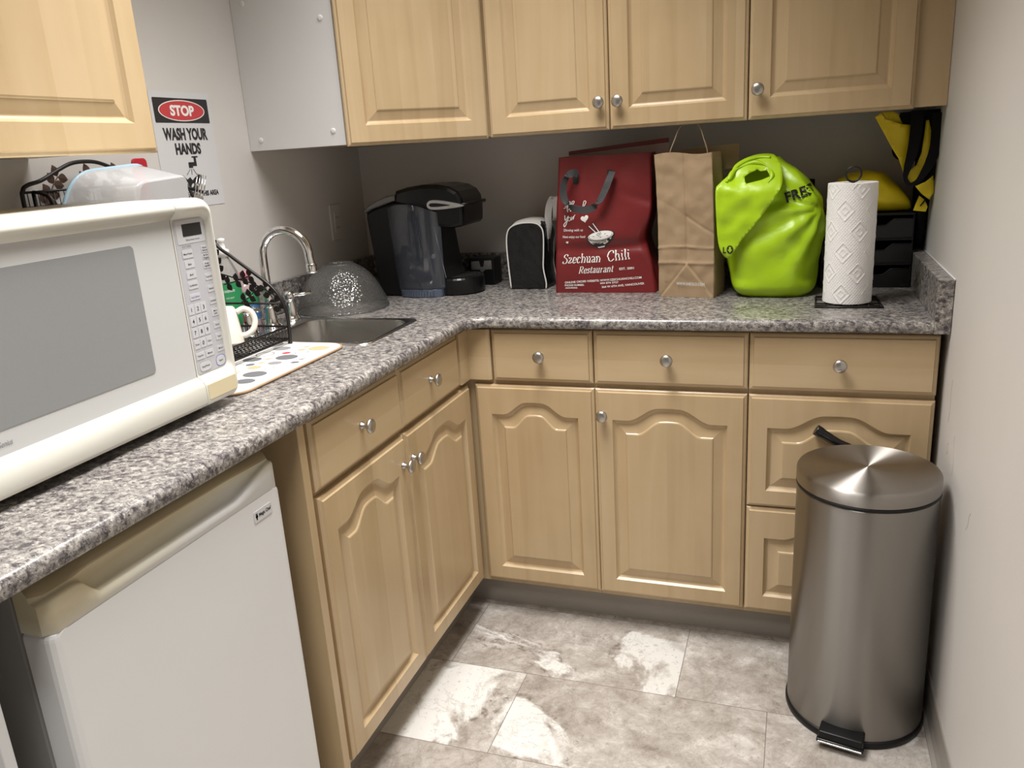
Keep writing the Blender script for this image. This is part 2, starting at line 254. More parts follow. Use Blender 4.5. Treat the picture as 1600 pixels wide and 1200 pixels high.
class MB:
    def __init__(s): s.v = []; s.f = []; s.mi = []; s.sm = []; s.mats = []
    def add(s, V, F, m, smooth=False, fn=None):
        if m not in s.mats: s.mats.append(m)
        k = s.mats.index(m); o = len(s.v)
        s.v += [tuple(fn(*v)) if fn else tuple(v) for v in V]
        for f in F: s.f.append(tuple(i+o for i in f)); s.mi.append(k); s.sm.append(smooth)
        return s
    def box(s, x0, x1, y0, y1, z0, z1, m, bev=0.0, seg=2, M=None):
        bm = bmesh.new(); bmesh.ops.create_cube(bm, size=1)
        for v in bm.verts: v.co = ((x0+x1)/2 + v.co.x*(x1-x0), (y0+y1)/2 + v.co.y*(y1-y0), (z0+z1)/2 + v.co.z*(z1-z0))
        if bev: bmesh.ops.bevel(bm, geom=bm.edges[:], offset=bev, segments=seg, profile=0.5, affect='EDGES')
        if M: bm.transform(M)
        bm.verts.ensure_lookup_table(); bm.verts.index_update()
        s.add([v.co[:] for v in bm.verts], [[v.index for v in f.verts] for f in bm.faces], m, bool(bev) and seg > 2); bm.free(); return s
    def loops(s, L, m, closed=True, cap0=True, cap1=True, smooth=False, wrap=False, fn=None):
        n = len(L[0]); V = [p for l in L for p in l]; F = []
        R = len(L) if wrap else len(L)-1
        for a in range(R):
            b = (a+1) % len(L)
            for i in range(n if closed else n-1):
                j = (i+1) % n; F.append((a*n+i, a*n+j, b*n+j, b*n+i))
        s.add(V, F, m, smooth, fn)
        if cap0: s.add(L[0], [tuple(range(n-1, -1, -1))], m, False, fn)
        if cap1: s.add(L[-1], [tuple(range(n))], m, False, fn)
        return s
    def lathe(s, prof, c, m, n=40, M=None, smooth=True, caps=True):
        L = []
        for r, z in prof:
            l = [Vector((r*math.cos(2*math.pi*i/n), r*math.sin(2*math.pi*i/n), z)) for i in range(n)]
            L.append([(M @ p if M else p) + Vector(c) for p in l])
        return s.loops(L, m, smooth=smooth, cap0=caps, cap1=caps)
    def tube(s, P, r, m, n=8, closed=False, caps=True, flat=None):
        P = [Vector(p) for p in P]; k = len(P); L = []
        rs = r if isinstance(r, (list, tuple)) else [r]*k
        def tan(i):
            a = P[i-1] if (i or closed) else P[0]; b = P[(i+1) % k] if (i < k-1 or closed) else P[-1]; return (b-a).normalized()
        t = tan(0); up = Vector((0, 0, 1)) if abs(t.z) < 0.9 else Vector((1, 0, 0)); u = (up - t*up.dot(t)).normalized()
        for i in range(k):
            t = tan(i); u = (u - t*u.dot(t)).normalized(); v = t.cross(u)
            L.append([P[i] + (u*math.cos(2*math.pi*q/n) + v*math.sin(2*math.pi*q/n))*rs[i] for q in range(n)])
        return s.loops(L, m, cap0=caps and not closed, cap1=caps and not closed, smooth=True, wrap=closed)
    def strap(s, P, D, wd, th, m, caps=True):  # flat webbing along P; D gives the width direction at each point
        P = [Vector(p) for p in P]; L = []
        for i, p in enumerate(P):
            t = (P[min(i+1, len(P)-1)]-P[max(i-1, 0)]).normalized(); d = Vector(D[i] if isinstance(D, list) else D); d = (d - t*d.dot(t)).normalized(); nn = t.cross(d)
            w_ = wd[i] if isinstance(wd, list) else wd
            L.append([p - d*w_/2 - nn*th/2, p + d*w_/2 - nn*th/2, p + d*w_/2 + nn*th/2, p - d*w_/2 + nn*th/2])
        return s.loops(L, m, smooth=False)
    def prism(s, poly, fn0, fn1, m, smooth=False):  # polygon between two maps of (u, v)
        n = len(poly); A = [fn0(*p) for p in poly]; B = [fn1(*p) for p in poly]
        s.add(A + B, [(i, (i+1) % n, n+(i+1) % n, n+i) for i in range(n)], m, smooth)
        s.add(A, [tuple(range(n-1, -1, -1))], m); s.add(B, [tuple(range(n))], m); return s
    def sheet(s, outer, fn, m, th=0.0, holes=(), step=None, smooth=False):   # outline (with holes) filled by triangles, mapped by fn(u, v, depth)
        pts = []; ed = []; 
        for lp in [outer] + list(holes):
            o = len(pts); pts += [Vector((p[0], p[1])) for p in lp]; ed += [(o+i, o+(i+1) % len(lp)) for i in range(len(lp))]
        if step:
            x0 = min(p[0] for p in outer); x1 = max(p[0] for p in outer); y0 = min(p[1] for p in outer); y1 = max(p[1] for p in outer)
            nx = max(1, int((x1-x0)/step)); ny = max(1, int((y1-y0)/step)); base = list(pts)
            for i in range(1, nx):
                for j in range(1, ny):
                    q = Vector((x0+(x1-x0)*i/nx, y0+(y1-y0)*j/ny))
                    if min((q-b).length for b in base) > step*0.45: pts.append(q)
        V, E, F, *_ = geometry.delaunay_2d_cdt(pts, ed, [], 0, 1e-7)
        def inside(x, y):
            c = False
            for lp in [outer] + list(holes):
                for i in range(len(lp)):
                    ax, ay = lp[i][0], lp[i][1]; bx, by = lp[i-1][0], lp[i-1][1]
                    if (ay > y) != (by > y) and x < (bx-ax)*(y-ay)/(by-ay)+ax: c = not c
            return c
        F = [tuple(f) for f in F if inside(sum(V[i].x for i in f)/len(f), sum(V[i].y for i in f)/len(f))]
        if th == 0: return s.add([fn(v.x, v.y, 0.0) for v in V], F, m, smooth)
        cnt = {}
        for f in F:
            for i in range(len(f)): cnt[(f[i], f[(i+1) % len(f)])] = 1
        n = len(V); A = [fn(v.x, v.y, 0.0) for v in V]; B = [fn(v.x, v.y, th) for v in V]
        G = list(F) + [tuple(i+n for i in reversed(f)) for f in F] + [(b, a, a+n, b+n) for (a, b) in cnt if (b, a) not in cnt]
        return s.add(A+B, G, m, smooth)
    def text(s, t, cx, cy, h, fn, m, wd=None, bold=0.0, shear=0.0, space=1.0, rot=0.0, sub=0):  # h: cap height of the drawn block; wd: forced width
        V, F, w0, h0 = glyphs(t, bold, shear, space)
        if sub:
            bm = bmesh.new(); vs = [bm.verts.new((a, b, 0)) for a, b in V]
            for f in F:
                try: bm.faces.new([vs[i] for i in f])
                except ValueError: pass
            for k in range(sub): bmesh.ops.subdivide_edges(bm, edges=[e for e in bm.edges if e.calc_length() > 0.07], cuts=1, use_grid_fill=True); bmesh.ops.triangulate(bm, faces=bm.faces[:])
            bm.verts.index_update(); V = [(v.co.x, v.co.y) for v in bm.verts]; F = [tuple(v.index for v in f.verts) for f in bm.faces]; bm.free()
        ky = h/0.73; kx = ky if wd is None else wd/w0
        c, sn = math.cos(rot), math.sin(rot)
        return s.add([(cx + c*x*kx - sn*y*ky, cy + sn*x*kx + c*y*ky) for x, y in V], F, m, False, fn)
    def build(s, name, parent=None, local=False, fixn=True):
        me = bpy.data.meshes.new(name); V = s.v
        if parent is not None and not local:
            root = parent
            while root.parent is not None: root = root.parent
            Mi = Matrix.LocRotScale(root.location, root.rotation_euler, None).inverted(); V = [Mi @ Vector(v) for v in V]
        me.from_pydata([tuple(v) for v in V], [], s.f)
        for m in s.mats: me.materials.append(m)
        me.polygons.foreach_set('material_index', s.mi); me.polygons.foreach_set('use_smooth', s.sm)
        if fixn:
            bm = bmesh.new(); bm.from_mesh(me); bmesh.ops.remove_doubles(bm, verts=bm.verts[:], dist=2e-6); bmesh.ops.recalc_face_normals(bm, faces=bm.faces[:]); bm.to_mesh(me); bm.free()
        me.validate(); me.update()
        o = bpy.data.objects.new(name, me); C.objects.link(o)
        if parent is not None: o.parent = parent
        return o
def tag(o, label, cat, group=None):
    o['label'] = label; o['category'] = cat
    if group: o['group'] = group
    return o
def thing(name, label, cat, loc, rz=0.0, group=None):
    o = bpy.data.objects.new(name, None); C.objects.link(o); o.location = loc; o.rotation_euler = (0, 0, rz); o.empty_display_size = 0.05
    return tag(o, label, cat, group)
def struct(o): o['kind'] = 'structure'; return o
def lab(o, t): o['label'] = t; return o
def sbox(x0, x1, y0, y1, z0, z1, m, bev=0.0): return MB().box(x0, x1, y0, y1, z0, z1, m, bev)

# ------------------------------------------------------------------ the room
struct(sbox(-0.1, W+0.1, -4.7, 0.1, -0.06, 0.0, FLOOR).build('floor'))
struct(sbox(-0.1, W+0.1, -4.7, 0.1, 2.44, 2.5, CEIL).build('ceiling'))
struct(sbox(-0.1, 0.0, -4.6, 0.0, 0.0, 2.44, PAINT).build('wall_left'))
struct(sbox(-0.1, W+0.1, 0.0, 0.1, 0.0, 2.44, PAINT).build('wall_back'))
m_ = MB(); m_.box(W, W+0.1, -4.6, 0.0, 0.0, 2.44, PAINT)
SCUFF = pm('grey_scuff', (0.42, 0.39, 0.36), 0.7)
for y0, z0, dy, dz, wd in ((-0.70, 0.80, 0.004, -0.10, 0.0011), (-0.78, 0.70, -0.012, -0.09, 0.0009), (-0.86, 0.58, -0.02, -0.07, 0.0009), (-1.0, 0.62, 0.03, -0.05, 0.0012), (-0.72, 0.66, 0.008, -0.03, 0.0014)):
    P = smooth_path([(W-0.0002, y0+dy*t+0.004*math.sin(7*t), z0+dz*t) for t in (0, .25, .5, .75, 1)], 4)
    m_.strap(P, (0, 1, 0), [wd*(0.4+math.sin(math.pi*i/(len(P)-1))) for i in range(len(P))], 0.0003, SCUFF)
struct(m_.build('wall_right', fixn=False))
struct(sbox(-0.1, W+0.1, -4.7, -4.6, 0.0, 2.44, PAINT).build('wall_front'))
def base_profile(name, y0, y1):             # coved vinyl base along the right wall
    pr = [(W, 0.0), (W-0.016, 0.0), (W-0.0155, 0.004), (W-0.008, 0.012), (W-0.0045, 0.03), (W-0.0045, 0.094), (W-0.0025, 0.098), (W, 0.098)]
    return struct(MB().prism(pr, lambda a, b: (a, y0, b), lambda a, b: (a, y1, b), VINYL).build(name))
base_profile('baseboard_right', -4.6, -0.56)

# ------------------------------------------------------------------ cabinets
KN = [(0.0, 0.0), (0.0085, 0.0), (0.009, 0.002), (0.006, 0.005), (0.0052, 0.012), (0.0062, 0.015), (0.0125, 0.0175), (0.0158, 0.0205), (0.0160, 0.0235), (0.0140, 0.0265), (0.008, 0.0285), (0.0, 0.029)]
_kme = {}
def knob(parent, root, p, N):
    key = tuple(round(x, 3) for x in N)
    if key not in _kme:
        M = Vector((0, 0, 1)).rotation_difference(Vector(N)).to_matrix()
        mb = MB().lathe(KN, (0, 0, 0), NICKEL, 28, M, caps=False); o = mb.build('knob', parent, local=True); _kme[key] = o.data
    else:
        o = bpy.data.objects.new('knob', _kme[key]); C.objects.link(o); o.parent = parent
    o.location = Vector(p) - root.location
    return o
def frame(O, U, N):                         # map (u along the face, v up, d outwards) to the world
    O = Vector(O); U = Vector(U); N = Vector(N)
    return lambda u, v, d: O + U*u + N*d + Vector((0, 0, v))
def door_mesh(w_, h, F, arch=0.038, s=0.046, t=0.019, m=None, top=None):
    m = m or MAPLE; K = 36; top = s if top is None else top
    def rect(i, d, r=0):
        L = []
        for k in range(8): L.append((i + (w_-2*i)*k/8, i, d))
        for k in range(8): L.append((w_-i, i + (h-2*i)*k/8, d))
        for k in range(K): L.append((w_-i-(w_-2*i)*k/K, h-i, d))
        for k in range(8): L.append((i, h-i-(h-2*i)*k/8, d))
        return L
    def inner(i, d):
        a = s+i; L = []; x0, x1 = a, w_-a
        def topz(x):
            q = (x-x0)/(x1-x0); q = min(max((q-0.135)/0.73, 0), 1); e = min(q, 1-q)/0.36; e = min(e, 1); b = 0.80*e*e*(3-2*e) + 0.20*math.sin(math.pi*q)**2
            return h-top-i*1.05-arch*(1-b)
        for k in range(8): L.append((x0 + (x1-x0)*k/8, a, d))
        zt = topz(x1)
        for k in range(8): L.append((x1, a + (zt-a)*k/8, d))
        for k in range(K):
            x = x1-(x1-x0)*k/K; L.append((x, topz(x), d))
        for k in range(8): L.append((x0, zt-(zt-a)*k/8, d))
        return L
    LL = [rect(0, 0), rect(0, t-0.008), rect(0.0025, t-0.0055), rect(0.007, t-0.004), rect(0.009, t), inner(0, t), inner(0.002, t-0.003), inner(0.005, t-0.0068), inner(0.009, t-0.0095), inner(0.011, t-0.010), inner(0.0135, t-0.0095), inner(0.0345, t-0.0038), inner(0.0365, t-0.0015), inner(0.039, t-0.0005)]
    mb = MB(); mb.loops(LL, m, fn=F); return mb
def slab_mesh(w_, h, F, t=0.019, m=None):
    m = m or MAPLE_H
    def rect(i, d): return [(i, i, d), (w_-i, i, d), (w_-i, h-i, d), (i, h-i, d)]
    return MB().loops([rect(0, 0), rect(0, t-0.009), rect(0.003, t-0.006), rect(0.009, t-0.0045), rect(0.0105, t)], m, fn=F)
XD, YD = 0.6173, 0.614                      # front planes of the door faces
T = 0.019
DZT, DZB, OZT, OZB = 0.8775, 0.7335, 0.7205, 0.1155
def carcass(mb, x0, x1, y0, y1, z0, z1, front, m=MAPLE_SIDE, t=0.016):   # open-topped box of panels; front = '+x' or '-y'
    mb.box(x0, x1, y0, y1, z0, z0+t, m)
    if front == '+x':
        mb.box(x0, x1, y0, y0+t, z0+t, z1, m); mb.box(x0, x1, y1-t, y1, z0+t, z1, m); mb.box(x0, x0+0.006, y0+t, y1-t, z0+t, z1, m); mb.box(x1-t, x1, y0+t, y1-t, z0+t, z1, m)
    else:
        mb.box(x0, x0+t, y0, y1, z0+t, z1, m); mb.box(x1-t, x1, y0, y1, z0+t, z1, m); mb.box(x0+t, x1-t, y1-0.006, y1, z0+t, z1, m); mb.box(x0+t, x1-t, y0, y0+t, z0+t, z1, m)
    return mb
g = 0.0018
# sink base cabinet on the left run: two doors, two drawer fronts
L0, L1, L2, L0D = -0.6175, -1.0265, -1.396, -0.678
r = thing('base_cabinet', 'maple two-door base cabinet under the sink, its end panel beside the white fridge', 'cabinet', (0.3, -1.02, 0))
cb_ = MB(); carcass(cb_, 0.004, XD-T-0.001, L2-0.018, -0.642, 0.10, 0.882, '+x'); cb_.box(0.05, 0.54, L2+0.01, -0.642, 0.0, 0.10, MAPLE_SIDE); cb_.build('carcass', r)
pn = MB(); pn.box(0.004, XD-0.001, L2-0.040, L2-0.0185, 0.0, 0.882, MAPLE_SIDE, 0.001, 1); pn.build('end_panel', r)
for (a, b, kz, ky) in ((L2, L1, 0.6528, -1.0685), (L1, L0, 0.6528, -1.0168)):
    d = door_mesh(b-a-2*g, OZT-OZB, frame((XD-T, a+g, OZB), (0, 1, 0), (1, 0, 0))).build('door', r)
    if ky == -1.0168: ky = L1 + 0.026
    else: ky = L1 - 0.026
    knob(d, r, (XD, ky, kz), (1, 0, 0))
for (a, b, ky) in ((L2, L1, -1.214), (L1, L0D, -0.868)):
    d = slab_mesh(b-a-2*g, DZT-DZB, frame((XD-T, a+g, DZB), (0, 1, 0), (1, 0, 0))).build('drawer_front', r)
    knob(d, r, (XD, ky, 0.808), (1, 0, 0))
# corner base cabinet
B0, B0D, B1, B2, B3 = 0.6238, 0.6838, 0.9685, 1.3615, 1.7823
r = thing('base_cabinet', 'maple base cabinet in the inside corner, its arched door without a knob', 'cabinet', (0.75, -0.4, 0))
cb_ = MB(); carcass(cb_, 0.004, B1-0.001, -(YD-T-0.001), -0.004, 0.10, 0.882, '-y'); cb_.box(0.05, B1-0.001, -0.543, -0.004, 0.0, 0.10, MAPLE_SIDE); cb_.build('carcass', r)
d = door_mesh(B1-B0-2*g, OZT-OZB, frame((B0+g+0.002, -(YD-T), OZB), (1, 0, 0), (0, -1, 0))).build('door', r)
d = slab_mesh(B1-B0D-2*g, DZT-DZB, frame((B0D+g, -(YD-T), DZB), (1, 0, 0), (0, -1, 0))).build('drawer_front', r); knob(d, r, (0.8255, -YD, 0.808), (0, -1, 0))
fl = MB()   # L-shaped corner filler between the two drawer rows
pl = [(XD-T, -(L0D*-1)+0.003), (XD, L0D+0.003), (XD, L0D+0.010), (XD, -YD), (B0D-0.010, -YD), (B0D-0.003, -YD+0.006), (B0D-0.003, -YD+T), (XD-T, -YD+T)]
fl.prism(pl, lambda a, b: (a, b, DZB+0.002), lambda a, b: (a, b, DZT), MAPLE_H); fl.build('corner_filler', r)
# single base cabinet
r = thing('base_cabinet', 'maple base cabinet with one arched door, knob at its upper left corner', 'cabinet', ((B1+B2)/2, -0.4, 0))
cb_ = MB(); carcass(cb_, B1+0.0005, B2-0.0005, -(YD-T-0.001), -0.004, 0.10, 0.882, '-y'); cb_.box(B1+0.0005, B2-0.0005, -0.543, -0.004, 0.0, 0.10, MAPLE_SIDE); cb_.build('carcass', r)
d = door_mesh(B2-B1-2*g, OZT-OZB, frame((B1+g, -(YD-T), OZB), (1, 0, 0), (0, -1, 0))).build('door', r); knob(d, r, (B1+0.0235, -YD, 0.6513), (0, -1, 0))
d = slab_mesh(B2-B1-2*g, DZT-DZB, frame((B1+g, -(YD-T), DZB), (1, 0, 0), (0, -1, 0))).build('drawer_front', r); knob(d, r, (1.1631, -YD, 0.808), (0, -1, 0))
# drawer bank
r = thing('base_cabinet', 'maple bank of three drawers behind the steel trash can', 'cabinet', ((B2+B3)/2, -0.4, 0))
cb_ = MB(); carcass(cb_, B2+0.0005, B3-0.002, -(YD-T-0.001), -0.004, 0.10, 0.882, '-y'); cb_.box(B2+0.0005, B3-0.002, -0.543, -0.004, 0.0, 0.10, MAPLE_SIDE); cb_.build('carcass', r)
d = slab_mesh(B3-B2-2*g, DZT-DZB, frame((B2+g, -(YD-T), DZB), (1, 0, 0), (0, -1, 0))).build('drawer_front', r); knob(d, r, (1.5694, -YD, 0.806), (0, -1, 0))
ZM = 0.418
lab(door_mesh(B3-B2-2*g, OZT-ZM-g, frame((B2+g, -(YD-T), ZM+g), (1, 0, 0), (0, -1, 0))).build('drawer_front', r), 'tall drawer front with an arched raised panel')
lab(door_mesh(B3-B2-2*g, ZM-g-OZB, frame((B2+g, -(YD-T), OZB), (1, 0, 0), (0, -1, 0))).build('drawer_front', r), 'bottom drawer front with an arched raised panel')
# toe kicks: coved vinyl strips
def toe(name, pts):
    return struct(MB().prism(pts, lambda a, b: (a, b, 0.0), lambda a, b: (a, b, 0.1), VINYL).build(name))
toe('trim_1', [(0.5405, L2+0.01), (0.545, L2+0.01), (0.545, -0.5435), (0.5405, -0.5435)])
toe('trim_2', [(0.5405, -0.548), (B3-0.002, -0.548), (B3-0.002, -0.5435), (0.5405, -0.5435)])

# upper cabinets
UZ, UT, YU = 1.378, 2.13, 0.33
def upper_box(mb, x0, x1, y0, y1, z0, z1, m, t=0.016, shelf=True):
    mb.box(x0, x1, y0, y1, z0, z0+t, m); mb.box(x0, x1, y0, y1, z1-t, z1, m)
    return mb
U1, U2, U3, U4 = 0.614, 0.9676, 1.3311, 1.7222
r = thing('wall_cabinet', 'maple diagonal corner wall cabinet with a white side panel', 'cabinet', (0.3, -0.3, UZ))
pl = [(0.002, -0.002), (0.613, -0.002), (0.613, -0.305), (0.3055, -0.6075+0.001), (0.002, -0.6065)]
MB().prism(pl, lambda a, b: (a, b, UZ+0.004), lambda a, b: (a, b, UT), MAPLE_SIDE).build('carcass', r)
sp = MB(); sp.box(0.001, 0.3058, -0.6085, -0.6068, UZ+0.003, UT, MELA); sp.box(0.3046, 0.3068, -0.6095, -0.6066, UZ+0.003, UT, CAPW)
spo = lab(sp.build('side_panel', r), 'white side panel')
for x, z in ((0.272, 1.419), (0.272, 1.70), (0.039, 1.408), (0.039, 1.758)):
    M = Vector((0, 0, 1)).rotation_difference(Vector((0, -1, 0))).to_matrix()
    MB().lathe([(0.0075, 0), (0.0075, 0.0012), (0.006, 0.002), (0.0, 0.0022)], (x, -0.6085, z), CAPW, 20, M, caps=False).build('screw_cap', spo)
s2 = math.sqrt(0.5)
x0_, y0_ = 0.3155, 0.3155-0.9422            # left foot of the diagonal face
dl = (U1-0.3155-0.002)/s2
F = frame((x0_-0.5*0.026+0.006, y0_+0.5*0.026+0.006, UZ-0.002), (s2, s2, 0), (s2, -s2, 0))
door_mesh(dl-0.004, UT-UZ, F, s=0.052).build('door', r)
r = thing('wall_cabinet', 'maple two-door wall cabinet with paired knobs, above the red restaurant bag', 'cabinet', ((U1+U3)/2, -0.15, UZ))
MB().box(U1+0.002, U3-0.0006, -(YU-T-0.001), -0.002, UZ+0.004, UT, MAPLE_SIDE).build('carcass', r)
for a, b, kx in ((U1+0.002, U2, U2-0.0255), (U2, U3, U2+0.0265)):
    d = door_mesh(b-a-2*g, UT-UZ, frame((a+g, -(YU-T), UZ), (1, 0, 0), (0, -1, 0)), s=0.052).build('door', r); knob(d, r, (kx, -YU, 1.4499), (0, -1, 0))
r = thing('wall_cabinet', 'maple single-door wall cabinet beside the right wall, above the yellow bag', 'cabinet', ((U3+W)/2, -0.15, UZ))
MB().box(U3+0.0006, U4-0.002, -(YU-T-0.001), -0.002, UZ+0.004, UT, MAPLE_SIDE).build('carcass', r)
d = door_mesh(U4-U3-2*g, UT-UZ, frame((U3+g, -(YU-T), UZ), (1, 0, 0), (0, -1, 0)), s=0.052).build('door', r); knob(d, r, (U3+0.0247, -YU, 1.4509), (0, -1, 0))
MB().box(U4-0.0018, W-0.001, -(YU-T), -(YU-T-0.018), UZ+0.003, UT, MAPLE).build('filler_strip', r)
r = thing('wall_cabinet', 'maple wall cabinet over the microwave, cut off at the upper left', 'cabinet', (0.15, -1.8, UZ))
YL = -1.331
MB().box(0.002, 0.31, YL-0.91, YL-0.002, UZ+0.004, UT, MAPLE_SIDE).build('carcass', r)
for k in (0, 1):
    a = YL-0.455*(k+1)
    door_mesh(0.455-2*g, UT-UZ, frame((0.311, a+g, UZ-0.002), (0, 1, 0), (1, 0, 0)), s=0.052).build('door', r)

# ------------------------------------------------------------------ countertop with splashbacks
ZC, ZB, CD = 0.914, 0.885, 0.6314
YE = -2.062                                 # left end of the worktop
SX0, SX1, SY0, SY1 = 0.062, 0.503, -0.957, -0.657   # sink outline
ct = thing('countertop', 'grey speckled laminate L-shaped countertop with low splashback', 'countertop', (0.3, -0.3, ZC))
mb = MB()
nose = [(-0.022, ZC), (-0.014, ZC), (-0.0085, ZC-0.001), (-0.004, ZC-0.0035), (-0.001, ZC-0.0075), (0.0, ZC-0.012), (0.0, ZB+0.007), (-0.0015, ZB+0.0025), (-0.005, ZB), (-0.022, ZB)]
R = 0.055
path = [((CD, YE), (1, 0)), ((CD, -CD-R), (1, 0))]
for i in range(1, 12):
    a = math.pi - (math.pi/2)*i/12; path.append(((CD+R+R*math.cos(a), -CD-R+R*math.sin(a)), (-math.cos(a), -math.sin(a))))
path += [((CD+R, -CD), (0, -1)), ((1.7605, -CD), (0, -1))]
mb.loops([[(p[0]+n_[0]*o, p[1]+n_[1]*o, z) for o, z in nose] for p, n_ in path], LAM, closed=False, cap0=True, cap1=False, smooth=True)
hx0, hx1, hy0, hy1 = SX0+0.012, SX1-0.012, SY0+0.012, SY1-0.012
inner_edge = [(p[0]-n_[0]*0.022, p[1]-n_[1]*0.022) for p, n_ in path]
outer = inner_edge + [(1.7605, -0.003), (0.003, -0.003), (0.003, YE)]
hole = [(hx0, hy0), (hx1, hy0), (hx1, hy1), (hx0, hy1)]
mb.sheet(outer, lambda u, v, d: (u, v, ZC-d), LAM, ZC-ZB, [hole], smooth=False)
mb.build('worktop', ct, fixn=False)
ZS = 1.0085
MB().box(0.022, 1.7605, -0.0195, -0.002, ZC+0.0005, ZS, LAM, 0.003).build('splashback', ct)
MB().box(0.002, 0.0205, YE, -0.002, ZC+0.0005, ZS, LAM, 0.003).build('splashback', ct)
sp = MB(); sp.box(1.7612, W-0.0012, -CD, -0.002, ZB, ZS, LAM, 0.0015); sp.tube([(W-0.0016, -CD, ZS+0.0006), (W-0.0016, -0.3, ZS+0.0006), (W-0.0016, -0.003, ZS+0.0006)], 0.0016, CAPW, 6)
lab(sp.build('side_splash', ct), 'short splashback standing against the right wall')
lab(MB().box(0.004, 0.5885, -2.0615, -2.047, 0.0, ZB-0.0005, MELA, 0.001, 1).build('support_panel', ct), 'white panel carrying the left end of the worktop')

# ------------------------------------------------------------------ sink and faucet
r = thing('sink', 'small stainless steel bar sink set into the countertop', 'sink', (0.3, -0.8, ZC))
def rl(x0, x1, y0, y1, rad, z): return [(a, b, z) for a, b in rrect(x0, x1, y0, y1, rad, 8)]
BX0, BX1, BY0, BY1 = 0.178, 0.482, -0.935, -0.678
mb = MB()
mb.loops([rl(SX0, SX1, SY0, SY1, 0.03, ZC+0.0003), rl(SX0+0.0015, SX1-0.0015, SY0+0.0015, SY1-0.0015, 0.029, ZC+0.0028), rl(SX0+0.006, SX1-0.006, SY0+0.006, SY1-0.006, 0.027, ZC+0.0036), rl(BX0-0.006, BX1+0.006, BY0-0.006, BY1+0.006, 0.055, ZC+0.0028), rl(BX0-0.002, BX1+0.002, BY0-0.002, BY1+0.002, 0.052, ZC+0.0015)], INOXD, cap0=False, cap1=False, smooth=True)
mb.build('rim', r, fixn=False)
mb = MB()
mb.loops([rl(BX0-0.002, BX1+0.002, BY0-0.002, BY1+0.002, 0.052, ZC+0.0015), rl(BX0, BX1, BY0, BY1, 0.05, ZC-0.004), rl(BX0+0.006, BX1-0.006, BY0+0.006, BY1-0.006, 0.05, ZC-0.10), rl(BX0+0.010, BX1-0.010, BY0+0.010, BY1-0.010, 0.05, ZC-0.122), rl(BX0+0.022, BX1-0.022, BY0+0.022, BY1-0.022, 0.045, ZC-0.136), rl(BX0+0.05, BX1-0.05, BY0+0.05, BY1-0.05, 0.03, ZC-0.140)], INOX, cap0=False, cap1=True, smooth=True)
mb.build('basin', r, fixn=False)
MB().lathe([(0.042, 0), (0.042, 0.002), (0.034, 0.003), (0.030, -0.001), (0.0, -0.001)], (0.33, -0.806, ZC-0.1398), CHROME, 28).build('drain', r)
r = thing('faucet', 'chrome gooseneck faucet with two handles behind the sink', 'faucet', (0.118, -0.785, ZC+0.0037))
zf = ZC+0.0038
bell = [(0.0, 0), (0.024, 0), (0.0245, 0.004), (0.021, 0.008), (0.0185, 0.014), (0.0155, 0.03), (0.0125, 0.05), (0.0115, 0.056), (0.0, 0.056)]
mb = MB(); c0 = (0.118, -0.785)
mb.lathe(bell, (*c0, zf), CHROME, 32)
P = [(c0[0], c0[1], zf+0.05), (c0[0], c0[1], 1.02), (c0[0], c0[1], 1.098)]
for i in range(1, 15):
    a = math.pi - math.pi*1.03*i/14; P.append((c0[0]+0.068+0.068*math.cos(a), c0[1]+0.012*(1-math.cos(math.pi*i/14))/2, 1.108+0.068*math.sin(a)))
P.append((c0[0]+0.138, c0[1]+0.013, 1.083))
mb.tube(smooth_path(P, 4), 0.0115, CHROME, 18); mb.build('spout', r)
lab(MB().lathe([(0, 0), (0.0135, 0), (0.0138, 0.004), (0.0138, 0.022), (0.0125, 0.024), (0, 0.024)], (c0[0]+0.1383, c0[1]+0.013, 1.062), CHROME, 24).build('aerator', r), 'chrome spout tip')
for yy, dx, dy in ((-0.885, 0.052, -0.018), (-0.690, 0.050, 0.034)):
    mb = MB(); mb.lathe(bell, (c0[0], yy, zf), CHROME, 32); mb.lathe([(0, 0.055), (0.0125, 0.055), (0.014, 0.060), (0.014, 0.072), (0.010, 0.079), (0, 0.081)], (c0[0], yy, zf), CHROME, 28)
    mb.tube([(c0[0], yy, zf+0.068), (c0[0]+dx*0.5, yy+dy*0.5, zf+0.068), (c0[0]+dx, yy+dy, zf+0.070)], [0.0055, 0.0048, 0.0058], CHROME, 12)
    mb.build('handle', r)

# ------------------------------------------------------------------ wall fixtures
r = thing('stop_sign', 'printed STOP wash your hands notice on the left wall', 'sign', (0.001, -0.865, 1.39))
y0, y1, z0, z1 = -0.972, -0.756, 1.250, 1.529
FN = lambda d: (lambda u, v, dd=0: (d+dd+0.0015*max(0, (1.27-v)/0.02)**2, y0+u*(y1-y0), z0+v*(z1-z0)) if False else (d+dd, y0+u*(y1-y0), z0+v*(z1-z0)))
mb = MB(); mb.sheet([(0, 0), (1, 0), (1, 1), (0, 1)], FN(0.0008), PAPERW, 0.0004)
asp = (z1-z0)/(y1-y0)
mb.sheet([(a, b) for a, b in rrect(0.045, 0.955, 0.735, 0.945, 0.012, 3)], FN(0.0014), INK)
mb.sheet(ell(0.5, 0.84, 0.385, 0.09, 48), FN(0.0016), WHITEINK); mb.sheet(ell(0.5, 0.84, 0.37, 0.082, 48), FN(0.0018), REDINK)
tx = lambda t, cx, cy, h, wd, m, b=0.0, d=0.0018: mb.text(t, cx, cy, h, FN(d), m, wd, b)
tx('STOP', 0.5, 0.84, 0.085, 0.40, WHITEINK, 0.045, 0.0021)
